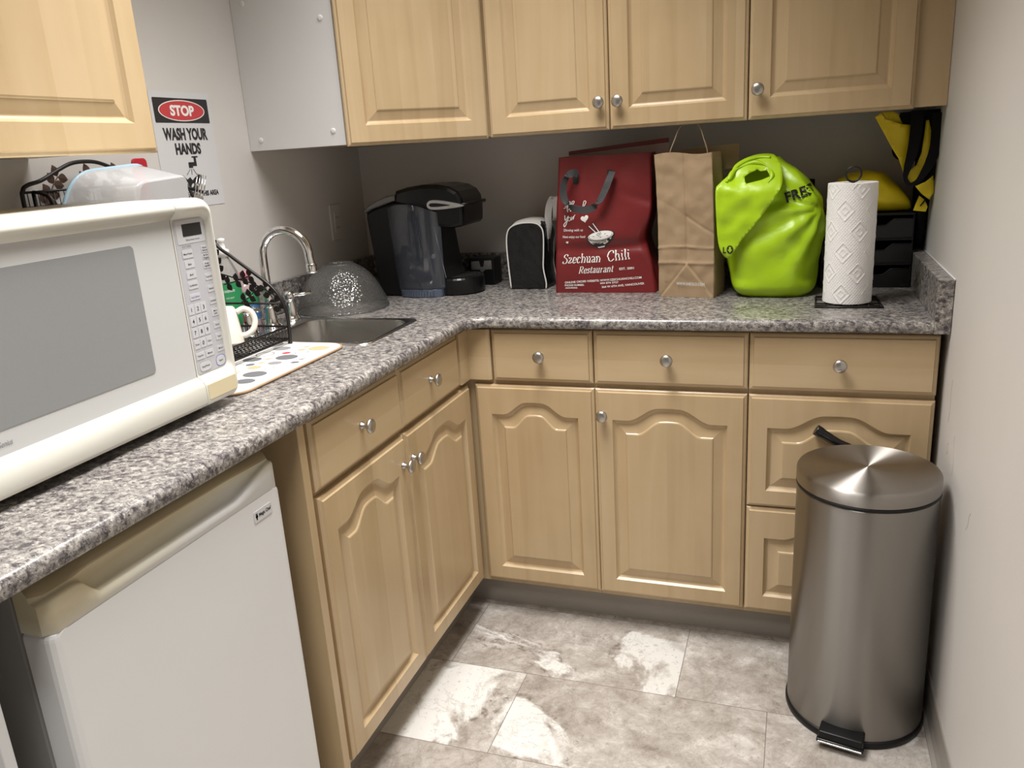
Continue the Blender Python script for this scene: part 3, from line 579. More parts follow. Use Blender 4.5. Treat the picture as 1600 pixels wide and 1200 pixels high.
tx('WASH YOUR', 0.5, 0.640, 0.098, 0.74, INK, 0.048); tx('HANDS', 0.5, 0.513, 0.092, 0.43, INK, 0.048); tx('BEFORE LEAVING THIS AREA', 0.5, 0.112, 0.044, 0.83, INK, 0.04)
for pl in ([(0.46, 0.395), (0.60, 0.395), (0.60, 0.36), (0.53, 0.36), (0.53, 0.345), (0.46, 0.345)], [(0.56, 0.395), (0.60, 0.395), (0.60, 0.435), (0.635, 0.435), (0.635, 0.447), (0.53, 0.447), (0.53, 0.435), (0.56, 0.435)]): mb.sheet(pl, FN(0.0018), INK)
for a, b in ((0.47, 0.40), (0.495, 0.485), (0.52, 0.57)): mb.sheet([(a, 0.335), (a+0.009, 0.335), (b+0.009, 0.285), (b, 0.285)], FN(0.0018), INK)
hand = [(0.33, 0.29), (0.40, 0.245), (0.45, 0.265), (0.485, 0.235), (0.52, 0.255), (0.60, 0.285), (0.655, 0.275), (0.63, 0.23), (0.61, 0.20), (0.575, 0.165), (0.53, 0.145), (0.50, 0.13), (0.455, 0.15), (0.42, 0.18), (0.395, 0.22), (0.37, 0.245)]
mb.sheet(hand, FN(0.0018), INK, holes=[ell(0.475, 0.192, 0.03, 0.014, 10, 0.5), ell(0.545, 0.20, 0.03, 0.012, 10, -0.5)])
mb.build('notice', r)
r = thing('wall_outlet', 'ivory wall outlet on the left wall by the corner', 'outlet', (0.001, -0.205, 1.145))
MB().loops([[(x, a, b) for a, b in rrect(-0.205-hw, -0.205+hw, 1.144-hh, 1.144+hh, 0.004, 3)] for x, hw, hh in ((0.0006, 0.0355, 0.0585), (0.004, 0.0355, 0.0585), (0.006, 0.033, 0.056))], WALLPL).build('wall_plate', r)
mb = MB(); mb.box(0.0055, 0.0085, -0.2215, -0.1885, 1.111, 1.177, WALLPL, 0.001)
for zc in (1.127, 1.160):
    for dy in (-0.006, 0.006): mb.box(0.0083, 0.0087, -0.205+dy-0.0012, -0.205+dy+0.0012, zc-0.004, zc+0.004, INK)
mb.build('receptacle', r)

# ------------------------------------------------------------------ mini fridge under the left worktop
r = thing('mini_fridge', 'white under-counter mini fridge with a yellowed top grip', 'fridge', (0.3, -1.745, 0))
FY0, FY1, FX = -1.985, -1.502, 0.613
MB().box(0.09, 0.555, FY0+0.004, FY1-0.004, 0.02, 0.866, FRIDGEG, 0.004).build('body', r)
MB().box(0.555, 0.563, FY0+0.012, FY1-0.012, 0.09, 0.855, GASKET).build('gasket', r)
mb = MB(); mb.loops([[(x, a, b) for a, b in rrect(FY0+i, FY1-i, 0.075+i, 0.800, 0.010, 4)] for x, i in ((0.5635, 0.002), (0.565, 0), (0.600, 0), (0.606, 0.0015), (0.611, 0.006), (FX, 0.013))], FRIDGE, smooth=False)
dr = mb.build('door', r)
mb = MB(); K = 40; prof = []                # moulded top grip with a scooped finger pull
L = []
for k in range(K+1):
    q = k/K; y = FY0 + (FY1-FY0)*q
    e = min(q/0.03, (1-q)/0.03, 1.0); e = math.sin(e*math.pi/2)
    sdepth = 0.0
    if 0.11 < q < 0.965: sdepth = min(1, (q-0.11)/0.07, (0.965-q)/0.22); sdepth = sdepth*sdepth*(3-2*sdepth)
    xf = 0.600 + (FX-0.600)*e; zl = 0.847-0.006*(1-e)-0.031*sdepth
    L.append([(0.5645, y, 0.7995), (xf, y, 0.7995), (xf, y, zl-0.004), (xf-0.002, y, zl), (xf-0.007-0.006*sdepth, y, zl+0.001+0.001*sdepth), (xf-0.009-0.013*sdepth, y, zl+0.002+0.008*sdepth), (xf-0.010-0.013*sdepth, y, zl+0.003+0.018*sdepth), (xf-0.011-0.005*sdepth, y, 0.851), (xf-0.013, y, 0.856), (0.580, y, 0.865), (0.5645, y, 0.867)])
mb.loops([l[:8] for l in L], GRIP, closed=False, cap0=False, cap1=False, smooth=True); mb.loops([l[7:] for l in L], SHADEP, closed=False, cap0=False, cap1=False, smooth=True)
for e_ in (0, -1): mb.add(L[e_], [tuple(range(len(L[e_])))], GRIP)
lab(mb.build('top_grip', dr), 'yellowed top grip with finger pull')
mb = MB(); fn = lambda u, v, d=0: (FX+0.0012+d, u, v)
mb.sheet(rrect(-1.584, -1.535, 0.7605, 0.7805, 0.002, 3), fn, PAPERW, -0.001)
mb.sheet(ell(-1.577, 0.7705, 0.0035, 0.003, 12), fn, INK); mb.sheet([(-1.580, 0.7735), (-1.574, 0.7735), (-1.575, 0.7775), (-1.577, 0.775), (-1.579, 0.7775)], fn, INK); mb.sheet([(-1.579, 0.7675), (-1.575, 0.7675), (-1.576, 0.764), (-1.578, 0.764)], fn, INK)
mb.text('Magic Chef', -1.5545, 0.7705, 0.006, lambda u, v: (FX+0.0016, u, v), INK, 0.033, 0.03); mb.build('badge', dr)

# ------------------------------------------------------------------ microwave
r = thing('microwave', 'large white microwave oven standing on the left counter', 'microwave', (0.28, -1.67, ZC))
MY0, MYS, MY1, MZ0, MZ1 = -1.955, -1.4832, -1.386, 0.928, 1.2945
mb = MB(); mb.box(0.115, 0.435, MY0+0.004, MY1-0.003, MZ0+0.002, MZ1-0.0015, CREAM, 0.008, 3); mb.build('case', r)
for x in (0.15, 0.40):
    for y in (MY0+0.05, MY1-0.06): MB().lathe([(0, 0), (0.014, 0), (0.016, 0.0165), (0, 0.0165)], (x, y, ZC+0.0002), BLACKM, 20).build('foot', r)
ins = [(0.430, 0, 0, 0, 1), (0.452, 0.0005, 0.0005, 0.0005, 1), (0.463, 0.003, 0.003, 0.002, 1), (0.470, 0.007, 0.008, 0.005, .9), (0.4725, 0.011, 0.013, 0.011, .85), (0.4722, 0.0125, 0.018, 0.040, .8), (0.467, 0.0125, 0.024, 0.050, .75), (0.4565, 0.0125, 0.033, 0.0565, .7)]
def band(mb, side):                         # moulded rim, open at the seam; side = 'door' (left) or 'panel' (right)
    LL = []
    for x, sd, t, b, k in ins:
        b0, b1, rad = MZ0+b, MZ1-t, 0.022*k; l = []
        if side == 'panel':
            a0, a1 = MYS+0.0006, MY1-sd; l = [(x, a0, b0)]; arcs = ((a1-rad, b0+rad, -90), (a1-rad, b1-rad, 0)); end = (x, a0, b1)
        else:
            a0, a1 = MY0+sd*2, MYS-0.0006; l = [(x, a1, b1)]; arcs = ((a0+rad, b1-rad, 90), (a0+rad, b0+rad, 180)); end = (x, a1, b0)
        for cx, cy, s0 in arcs:
            for i in range(9): q = math.radians(s0+90*i/8); l.append((x, cx+rad*math.cos(q), cy+rad*math.sin(q)))
        LL.append(l+[end])
    mb.loops(LL, CREAM, closed=False, cap0=False, cap1=False, smooth=True)
    for e in (0, -1): P = [l[e] for l in LL]; mb.add(P + [(0.430, P[-1][1], P[-1][2])], [tuple(range(len(P)+1))], CREAM)
    mb.add(LL[-1], [tuple(range(len(LL[-1])))], CREAM2 if side == 'door' else CREAM)
mb = MB(); band(mb, 'door')
dr = mb.build('door', r)
mb = MB(); mb.loops([[(x, a, b) for a, b in rrect(-1.905+i, -1.5755-i, 1.019+i, 1.231-i, 0.008, 4)] for x, i in ((0.4566, 0), (0.4572, 0.0), (0.4573, 0.001))], MESHW, cap0=False)
lab(mb.build('window', dr), 'grey door window with fine horizontal lines')
mb = MB(); mb.text('the', -1.8835, 1.0015, 0.005, lambda u, v: (0.4572, u, v), INKG, 0.008, 0, 0.3); mb.text('Genius', -1.8655, 1.0005, 0.0085, lambda u, v: (0.4572, u, v), INKG, 0.024, -0.005, 0.4); mb.build('lettering', dr)
mb = MB(); band(mb, 'panel')
cp = mb.build('control_panel', r)
fn = lambda d: (lambda u, v, dd=0: (0.4566+d+dd, u, v))
mb = MB(); mb.sheet(rrect(-1.4792, -1.4000, 0.9868, 1.2606, 0.007, 4), fn(0.0004), PANEL)
mb.sheet(rrect(-1.474, -1.403, 1.218, 1.2585, 0.003, 3), fn(0.0008), KEYW)
T_ = lambda t, y, z, h, wd, m=INKG, b=0.0: mb.text(t, y, z, h, lambda u, v: (0.4566+0.0012, u, v), m, wd, b)
T_('Menu Action Screen', -1.4355, 1.2245, 0.0030, 0.034, INK); T_('Easy Cooking', -1.4542, 1.2143, 0.0034, 0.022)
mb.build('membrane', cp)
mb = MB(); mb.sheet(rrect(-1.4585, -1.4105, 1.2305, 1.2518, 0.0006, 2), fn(0.0012), INK, -0.0008); lab(mb.build('display', cp), 'dark display window')
keys = [(-1.4542, 1.2011, 0.026, 0.0150, ['Menu Preset']), (-1.4536, 1.1829, 0.024, 0.0135, ['Bake']), (-1.4536, 1.1644, 0.024, 0.0135, ['Boil']), (-1.4536, 1.1459, 0.024, 0.0135, ['Combination']), (-1.4537, 1.1252, 0.026, 0.011, ['Auto Defrost']),
        (-1.4101, 1.2045, 0.017, 0.0125, ['Power', 'Defrost']), (-1.4091, 1.1905, 0.017, 0.009, ['My Own', 'Program']), (-1.4101, 1.176, 0.018, 0.0125, ['Fresh', 'Vegetable']), (-1.4102, 1.1545, 0.018, 0.0125, ['Frozen Food']), (-1.4093, 1.1326, 0.018, 0.0125, ['Reheat']), (-1.4093, 1.1103, 0.018, 0.0125, ['Convenience']), (-1.4086, 1.0889, 0.018, 0.0145, ['More', 'Less']), (-1.4092, 1.0654, 0.017, 0.0125, ['Clock']), (-1.409, 1.0434, 0.017, 0.0125, ['Timer']), (-1.4097, 1.0209, 0.019, 0.011, ['Memory'])]
for rw, z in enumerate((1.1040, 1.0834, 1.0625)):
    for cc, y in enumerate((-1.4689, -1.4526, -1.4370)): keys.append((y, z, 0.0140, 0.0175, [str(rw*3+cc+1)]))
keys += [(-1.4531, 1.0415, 0.0140, 0.0165, ['0']), (-1.4689, 1.0415, 0.0140, 0.0165, ['Power']), (-1.4370, 1.0415, 0.0140, 0.0165, ['Clear']), (-1.4656, 1.0197, 0.0215, 0.0125, ['Popcorn']), (-1.4404, 1.0197, 0.0215, 0.0125, ['Minute']), (-1.4566, 0.9985, 0.030, 0.0165, ['Stop/Reset']), (-1.4148, 0.9990, 0.024, 0.0185, ['Start'])]
for y, z, kw, kh, tt in keys:
    mb = MB(); big = tt[0] in ('Start', 'Menu Preset', 'Stop/Reset'); rad = kh*0.45 if tt[0] in ('Start', 'Stop/Reset') else 0.0012
    if big:
        mb.sheet(rrect(y-kw/2-0.0012, y+kw/2+0.0012, z-kh/2-0.0012, z+kh/2+0.0012, rad+0.0006, 4), fn(0.0006), INKB if tt[0] == 'Start' else GASKET)
    mb.sheet(rrect(y-kw/2, y+kw/2, z-kh/2, z+kh/2, rad, 4), fn(0.0009), KEYW, -0.0004)
    for i, t in enumerate(tt):
        num = len(t) == 1; zz = z if len(tt) == 1 else z+(0.0024 if i == 0 else -0.0024)
        T_(t, y, zz, 0.0072 if num else 0.0034, None if num else min(kw*0.82, 0.0021*len(t)), INKB if t == 'Auto Defrost' else INK, 0.012 if num else 0.008)
    mb.build('key', cp)
mb = MB(); mb.loops([[(x, a, b) for a, b in rrect(-1.4785+i, -1.4005-i, 0.941+i, 0.970-i, 0.002, 3)] for x, i in ((0.470, 0), (0.4732, 0), (0.4736, 0.001))], YELLOWED); lab(mb.build('release_button', cp), 'yellowed door release button')

# ------------------------------------------------------------------ drying mat, dish rack and what they hold
r = thing('drying_mat', 'white dish drying mat with grey and tan circles under the wire rack', 'drying mat', (0.25, -1.16, ZC))
GX0, GX1, GY0, GY1 = 0.0235, 0.457, -1.385, -0.960; zt = ZC+0.0065
mb = MB(); mb.loops([[(a, b, z) for a, b in rrect(GX0+i, GX1-i, GY0+i, GY1-i, 0.045, 8)] for z, i in ((ZC+0.0003, 0.002), (ZC+0.003, 0.0012), (zt, 0.004))], MATW)
mfn = lambda d: (lambda u, v, dd=0: (u, v, zt+d))
rnd = random.Random(4); placed = []
for k in range(900):
    x, y, rad = rnd.uniform(GX0+0.03, GX1-0.03), rnd.uniform(GY0+0.03, GY1-0.03), rnd.choice((0.010, 0.016, 0.022, 0.026))
    if any((x-a)**2+(y-b)**2 < (rad+c+0.003)**2 for a, b, c in placed): continue
    placed.append((x, y, rad)); m = rnd.choice((MATG, MATGL, MATT, MATT, MATG, MATR if rad < 0.012 and rnd.random() < 0.3 else MATGL))
    if rnd.random() < 0.45:
        mb.sheet(ell(x, y, rad, rad, 26), mfn(0.0003), m, holes=[ell(x, y, rad*0.86, rad*0.86, 26)])
        mb.sheet(ell(x+rad*0.3, y-rad*0.25, rad*0.62, rad*0.62, 22), mfn(0.0002), rnd.choice((MATT, MATGL, MATW)))
    else: mb.sheet(ell(x, y, rad, rad*rnd.uniform(0.8, 1), 24), mfn(0.0003), m)
mb.build('pad', r)
lab(MB().tube([(a, b, ZC+0.0036) for a, b in rrect(GX0+0.002, GX1-0.002, GY0+0.002, GY1-0.002, 0.045, 10)], 0.0031, MATB, 8, True).build('binding', r), 'brown edge binding')

r = thing('dish_rack', 'two-tier black wire dish rack with leaf ornaments behind the microwave', 'dish rack', (0.17, -1.17, zt))
RX0, RX1, RY0, RY1 = 0.038, 0.304, -1.372, -0.978; zr = zt+0.0004
def leaf(mb, c, ax, n, ln=0.021, wd=0.015, m=WIRE):   # one pressed-metal leaf: centre, long axis, face normal
    c = Vector(c); ax = Vector(ax).normalized(); n = Vector(n).normalized(); sd = n.cross(ax); L = []
    for i in range(9):
        t = i/8; ww = wd*math.sin(math.pi*t**0.85)*0.5+0.0003; p = c + ax*(t-0.5)*ln
        L.append([p - sd*ww, p + n*0.0016*math.sin(math.pi*t), p + sd*ww, p - n*0.0008])
    mb.loops(L, m, smooth=False)
def sprig(mb, P, n, k, m=WIRE, ln=0.020, wd=0.0155, start=0.15):   # a stem with leaf pairs
    P = smooth_path(P, 8); n = Vector(n); mb.tube(P, 0.0014, m, 6); N_ = len(P)
    for i in range(k):
        q = start + (1-start)*i/(k-1); j = min(int(q*(N_-1)), N_-2); t = (P[j+1]-P[j]).normalized(); sd = n.cross(t).normalized()
        for s_ in (-1, 1):
            a = (t*0.55 + sd*s_).normalized(); leaf(mb, P[j] + a*ln*0.55, a, n, ln, wd, m)
curve = [(0.038, 1.318), (0.060, 1.314), (0.080, 1.300), (0.100, 1.238), (0.129, 1.168), (0.171, 1.134), (0.229, 1.093), (0.27, 1.062), (0.295, 1.030), (0.306, 0.995), (0.306, 0.95), (0.304, zr+0.003)]
for yy in (RY0, RY1):
    mb = MB(); mb.tube(smooth_path([(x, yy, z) for x, z in curve], 5), 0.0042 if yy == RY1 else 0.0036, WIRE, 8); mb.tube([(RX0, yy, 1.318), (RX0, yy, zr)], 0.0038, WIRE, 8)
    mb.tube([(RX0, yy, 1.0195), (0.303, yy, 1.0195)], 0.0026, WIRE, 8)
    vine = [(RX0, yy, 1.15), (0.09, yy, 1.105), (0.15, yy, 1.088), (0.22, yy, 1.068), (0.27, yy, 1.045), (0.303, yy, 1.022)]
    mb.tube(smooth_path(vine, 5), 0.0017, WIRE, 6)
    N1 = (0, -1, 0)
    for Pth, k in (([(0.136, yy, 1.066), (0.165, yy, 1.072), (0.19, yy, 1.080), (0.213, yy, 1.086)], 4), ([(0.180, yy, 1.022), (0.200, yy, 1.032), (0.217, yy, 1.045), (0.228, yy, 1.058)], 4), ([(0.292, yy, 1.000), (0.282, yy, 1.018), (0.268, yy, 1.038), (0.252, yy, 1.060)], 4), ([(0.128, yy, 1.07), (0.126, yy, 1.10), (0.122, yy, 1.13), (0.118, yy, 1.165)], 5)): sprig(mb, Pth, N1, k)
    mb.tube([(RX1, yy, zr), (RX1, yy, zr+0.004)], 0.0055, WIRE, 8)
    mb.build('end_panel', r)
mb = MB()   # lower tray
zb_, zt_ = zr+0.012, 0.963
for z, rr in ((zb_, 0.0022), (zt_, 0.0028)): mb.tube([(RX0, RY0, z), (RX1, RY0, z), (RX1, RY1, z), (RX0, RY1, z)], rr, WIRE, 6, True)
for i in range(1, 30): y = RY0+(RY1-RY0)*i/30; mb.tube([(RX0, y, zt_), (RX0, y, zb_), (RX1, y, zb_), (RX1, y, zt_)], 0.0011, WIRE, 5)
for i in range(1, 19): x = RX0+(RX1-RX0)*i/19; mb.tube([(x, RY0, zt_), (x, RY0, zb_-0.002), (x, RY1, zb_-0.002), (x, RY1, zt_)], 0.0011, WIRE, 5)
lab(mb.build('tray', r), 'lower wire tray')
mb = MB()   # back panel with the arched top, and the upper basket
BY, AR = -1.395, -1.060                                 # the arched upper part ends here
arch = [(BY, zr), (BY, 1.10), (BY, 1.29), (BY+0.004, 1.322), (BY+0.018, 1.332), (BY+0.05, 1.339), (BY+0.095, 1.357), (BY+0.130, 1.369), (BY+0.165, 1.372), (BY+0.200, 1.369), (BY+0.237, 1.357), (BY+0.280, 1.339), (AR-0.018, 1.332), (AR-0.004, 1.322), (AR, 1.29), (AR, 1.10), (AR, zr)]
mb.tube(smooth_path([(RX0-0.004, y, z) for y, z in arch], 5), 0.0042, WIRE, 8)
mb.tube([(RX0-0.004, BY, 1.318), (RX0-0.004, AR, 1.318)], 0.0024, WIRE, 6); mb.tube([(RX0-0.004, BY, 1.235), (RX0-0.004, RY1, 1.235)], 0.0024, WIRE, 6)
for i in range(1, 27): y = BY+(AR-BY)*i/27; mb.tube([(RX0-0.004, y, 1.318), (RX0-0.004, y, 1.235)], 0.001, WIRE, 5)
for z in (1.263, 1.29): mb.tube([(RX0-0.004, BY, z), (RX0-0.004, AR, z)], 0.001, WIRE, 5)
for y, up in ((BY+0.070, 1), (BY+0.150, 1), (BY+0.225, 1)):
    sprig(mb, [(RX0-0.006, y-0.016, 1.292), (RX0-0.006, y-0.004, 1.310), (RX0-0.006, y+0.010, 1.330), (RX0-0.006, y+0.024, 1.345)], (1, 0, 0), 4, BRONZE, 0.024, 0.019, 0.05)
lab(mb.build('back_panel', r), 'arched back panel with bronze leaves')
mb = MB(); ux1, uy1, uz = 0.145, -1.02, 1.236
mb.tube([(RX0, RY0, uz), (ux1, RY0, uz), (ux1, uy1, uz), (RX0, uy1, uz)], 0.0024, WIRE, 6, True)
for i in range(1, 24): y = RY0+(uy1-RY0)*i/24; mb.tube([(RX0, y, uz), (ux1, y, uz), (ux1, y, uz+0.022)], 0.0011, WIRE, 5)
mb.tube([(RX0, RY0, uz+0.022), (ux1, RY0, uz+0.022), (ux1, uy1, uz+0.022), (RX0, uy1, uz+0.022)], 0.002, WIRE, 6, True)
for x in (0.07, 0.10, 0.13): mb.tube([(x, RY0, uz), (x, uy1, uz)], 0.0011, WIRE, 5)
lab(mb.build('upper_basket', r), 'narrow upper wire basket')

# plastic tub leaning in the upper basket, its base towards the room
r = thing('food_container', 'translucent plastic food tub with pale blue rim on top of the dish rack', 'food container', (0.12, -1.2, 1.24))
def tubl(x, C4, k, rise=0.0):                 # rounded four-cornered section of the tub; C4: (y, z) low left, low right, top right, top left
    P = []
    for i in range(4):
        p0, p1, p2 = Vector(C4[i-1]), Vector(C4[i]), Vector(C4[(i+1) % 4]); a = p1+(p0-p1).normalized()*k; b = p1+(p2-p1).normalized()*k
        for j in range(7): t = j/6; q = a*(1-t)**2 + p1*2*t*(1-t) + b*t*t; P.append((x+0.16*(q.y-1.24), q.x, q.y))
    return P
C0 = [(-1.338, 1.2635), (-1.075, 1.2415), (-1.086, 1.361), (-1.285, 1.350)]
def mixc(f, C1): return [tuple(Vector(a)*(1-f)+Vector(b)*f) for a, b in zip(C0, C1)]
C9 = [(-1.245, 1.270), (-1.085, 1.262), (-1.092, 1.330), (-1.232, 1.322)]
mb = MB(); mb.loops([tubl(0.048, C0, 0.040), tubl(0.054, mixc(0.02, C9), 0.040), tubl(0.110, mixc(0.5, C9), 0.030), tubl(0.154, mixc(0.88, C9), 0.022), tubl(0.160, mixc(0.95, C9), 0.019), tubl(0.1615, mixc(1.06, C9), 0.016)], FROST, cap0=False, smooth=True)
mb.build('tub', r, fixn=False)
mb = MB(); mb.tube(tubl(0.047, [(a+(a+1.2)*0.01, b) for a, b in C0], 0.045), 0.0042, BLUERIM, 8, True); lab(mb.build('rim_seal', r), 'pale blue rim')
tag(MB().loops([[(0.0415+x, a, b) for a, b in rrect(-1.104+i, -1.060-i, 1.242+i, 1.374-i, 0.010, 4)] for x, i in ((-0.0025, 0), (0.0015, 0), (0.0025, 0.002))], REDP).build('plastic_tray'), 'red plastic tray standing behind the food tub', 'tray')
r = thing('fork', 'steel fork standing tines up at the end of the dish rack', 'fork', (0.105, -0.99, 1.2))
mb = MB(); FORKST = pm('fork_steel', (0.72, 0.72, 0.71), 0.2, 1.0)
A_ = Vector((0.05, 0.36, 0.93)).normalized(); Sd = Vector((0.45, 0.85, 0)); Sd = (Sd - A_*Sd.dot(A_)).normalized(); o_ = Vector((0.118, -1.012, 1.2395))
mb.strap([o_, o_+A_*0.018, o_+A_*0.034, o_+A_*0.046], Sd, [0.007, 0.008, 0.020, 0.0235], 0.0018, FORKST)
for k in range(4):
    q = o_ + A_*0.044 + Sd*(k-1.5)*0.0066; mb.tube([q, q+A_*0.025, q+A_*0.052], [0.0017, 0.0016, 0.0009], FORKST, 6)
mb.build('fork_head', r)
tag(MB().tube(smooth_path([(0.125, -1.085, 1.2415), (0.118, -1.05, 1.285), (0.112, -1.030, 1.302), (0.11, -0.99, 1.294), (0.108, -0.968, 1.289)], 5), [0.004]*20+[0.0045], BLACK, 8).build('utensil_handle'), 'black plastic utensil handle lying next to the fork', 'utensil')

r = thing('mug', 'ivory mug turned upside down in the dish rack', 'mug', (0.235, -1.125, zr+0.014))
Mg = Matrix.Rotation(math.radians(-13), 3, Vector((0.75, 0.65, 0)))
mc = Vector((0.235, -1.128, 0.949))
pr = [(0.0, 0.0), (0.030, 0.0), (0.0435, 0.0), (0.0437, 0.003), (0.0405, 0.035), (0.0365, 0.07), (0.034, 0.084), (0.030, 0.089), (0.0, 0.089)]
mb = MB(); mb.lathe(pr, mc, CERAMIC, 40, Mg); mb.build('body', r)
hd = Vector((0.80, 0.60, 0)); P = [mc + Mg @ (hd*a + Vector((0, 0, z))) for a, z in ((0.036, 0.074), (0.052, 0.080), (0.068, 0.070), (0.073, 0.050), (0.066, 0.030), (0.050, 0.020), (0.040, 0.020))]
mb = MB(); mb.tube(smooth_path(P, 6), 0.0068, CERAMIC, 12); mb.build('handle', r)

# bottles on the back of the counter
def bottle_body(mb, c, rx, ry, z0, z1, zs, rn, m, n=28):   # flattened bottle: body to zs, shoulders to z1
    L = []
    for z, k in ((z0, 0.9), (z0+0.004, 1.0), (z0+0.02, 1.0), ((z0+zs)/2, 0.97), (zs, 1.0), (zs+(z1-zs)*0.35, 0.90), (zs+(z1-zs)*0.7, 0.62), (z1-0.004, None), (z1, None)):
        a, b = (rn, rn) if k is None else (rx*k, ry*k)
        L.append([(c[0]+a*math.cos(2*math.pi*i/n), c[1]+b*math.sin(2*math.pi*i/n), z) for i in range(n)])
    return mb.loops(L, m, smooth=True)
def label_patch(mb, c, rx, ry, z0, z1, a0, a1, m, top=None):
    L = []
    for i in range(13):
        a = math.radians(a0+(a1-a0)*i/12); q = math.sin(math.pi*i/12); zz = z1 + (top*q if top else 0)
        L.append([(c[0]+rx*1.012*math.cos(a), c[1]+ry*1.012*math.sin(a), z) for z in (z0, zz)])
    mb.loops(L, m, closed=False, cap0=False, cap1=False, smooth=True)
zc = ZC+0.0004
def lat(c, rx, ry, mid): return lambda u, v: (c[0]+rx*1.02*math.cos(mid+u/ry), c[1]+ry*1.02*math.sin(mid+u/ry), v)
c = (0.062, -0.872); mid = math.radians(-38)
r = thing('soap_bottle', 'clear dish soap bottle with white cap and green label behind the dish rack', 'bottle', (*c, ZC))
mb = MB(); bottle_body(mb, c, 0.027, 0.040, zc, 1.122, 1.055, 0.0125, CLEARB); mb.build('bottle', r)
mb = MB(); label_patch(mb, c, 0.027, 0.040, 0.945, 1.045, -125, 62, GREENL, 0.014); mb.text('CONCENTRATED', 0, 1.035, 0.006, lat(c, 0.027, 0.040, mid), WHITEINK, 0.034, 0.02); mb.text('DISH SOAP', 0, 1.017, 0.004, lat(c, 0.027, 0.040, mid), WHITEINK, 0.024); mb.build('label', r, fixn=False)
mb = MB(); mb.lathe([(0, 1.122), (0.0165, 1.122), (0.0168, 1.137), (0.0125, 1.140), (0.0085, 1.142), (0.008, 1.158), (0.0095, 1.160), (0.0095, 1.167), (0.0, 1.169)], (*c, 0), WHITEP, 24); mb.build('cap', r)
c = (0.058, -0.792); mid = math.radians(-38)
r = thing('soap_bottle', 'pink-topped bottle with a green and blue label beside the faucet', 'bottle', (*c, ZC))
mb = MB(); bottle_body(mb, c, 0.024, 0.033, zc, 1.052, 1.02, 0.012, PINKB); mb.build('bottle', r)
mb = MB(); label_patch(mb, c, 0.024, 0.033, 0.985, 1.018, -125, 62, GREENL); label_patch(mb, c, 0.024, 0.033, 0.940, 0.985, -125, 62, BLUEL); mb.text('LIQUID', 0, 1.006, 0.006, lat(c, 0.024, 0.033, mid), WHITEINK, 0.022, 0.02); mb.text('LOTION', 0, 0.975, 0.0045, lat(c, 0.024, 0.033, mid), WHITEINK, 0.02); mb.build('label', r, fixn=False)
MB().lathe([(0, 1.052), (0.0145, 1.052), (0.0145, 1.068), (0.012, 1.071), (0, 1.071)], (*c, 0), PINKP, 24).build('cap', r)
c = (0.062, -0.943); mid = math.radians(-40)
r = thing('soap_bottle', 'white bottle with a red label behind the mug handle', 'bottle', (*c, ZC))
mb = MB(); bottle_body(mb, c, 0.021, 0.024, zc, 1.075, 1.03, 0.011, WHITEP); mb.build('bottle', r)
mb = MB(); label_patch(mb, c, 0.021, 0.024, 0.955, 1.02, -130, 60, REDP, 0.0); mb.build('label', r, fixn=False)
MB().lathe([(0, 1.075), (0.0135, 1.075), (0.0135, 1.092), (0, 1.094)], (*c, 0), WHITEP, 24).build('cap', r)

# hammered glass bowl upside down
r = thing('glass_bowl', 'hammered clear glass bowl turned upside down behind the sink', 'bowl', (0.178, -0.508, ZC))
mb = MB(); n = 72; L = []
prof = [(p.x, p.y) for p in smooth_path([(0.1345, 0.0, 0), (0.1365, 0.003, 0), (0.135, 0.008, 0), (0.1285, 0.030, 0), (0.117, 0.055, 0), (0.104, 0.079, 0), (0.088, 0.100, 0), (0.070, 0.1165, 0), (0.053, 0.1275, 0), (0.045, 0.1325, 0), (0.041, 0.1335, 0), (0.037, 0.130, 0), (0.02, 0.129, 0), (0.0, 0.129, 0)], 3)]
for r_, z in prof:
    L.append([(0.178+(r_)*math.cos(2*math.pi*i/n), -0.508+(r_)*math.sin(2*math.pi*i/n), ZC+0.0004+z) for i in range(n)])
mb.loops(L, GLASSB, smooth=True, cap0=False, cap1=False); mb.tube([(0.178+0.136*math.cos(2*math.pi*i/48), -0.508+0.136*math.sin(2*math.pi*i/48), ZC+0.0026) for i in range(48)], 0.0022, GLASSB, 6, True)
mb.tube([(0.178+0.043*math.cos(2*math.pi*i/32), -0.508+0.043*math.sin(2*math.pi*i/32), ZC+0.1335) for i in range(32)], 0.002, GLASSB, 6, True)
mb.build('bowl', r, fixn=False)

# ------------------------------------------------------------------ coffee maker in the corner
r = thing('coffee_maker', 'black single-cup coffee maker with a clear water tank in the corner', 'coffee maker', (0.35, -0.24, ZC))
zc = ZC+0.0004
def side_loops(poly, ys, m, mb, smooth=False):   # side outline (x, z) swept in y, inset at the ends
    cx = sum(p[0] for p in poly)/len(poly); cz = sum(p[1] for p in poly)/len(poly); L = []
    for y, k in ys:
        l = []
        for i, p in enumerate(poly):
            a, b = Vector(poly[i-1]), Vector(poly[(i+1) % len(poly)]); t = (b-a).normalized(); nn = Vector((-t.y, t.x)); l.append((p[0]+nn.x*k, y, p[1]+nn.y*k))
        L.append(l)
    mb.loops(L, m, smooth=smooth); return mb
ends = lambda y0, y1, b: [(y0, b), (y0+b*0.3, b*0.3), (y0+b, 0), (y1-b, 0), (y1-b*0.3, b*0.3), (y1, b)]
col = [(0.437, zc), (0.437, 0.965), (0.428, 0.990), (0.409, 1.135), (0.405, 1.20), (0.33, 1.215), (0.26, 1.205), (0.205, 1.190), (0.182, 1.178), (0.180, 1.160), (0.200, 0.95), (0.204, zc)]
mb = MB(); side_loops(col, ends(-0.318, -0.150, 0.008), BLACK, mb); mb.build('body', r)
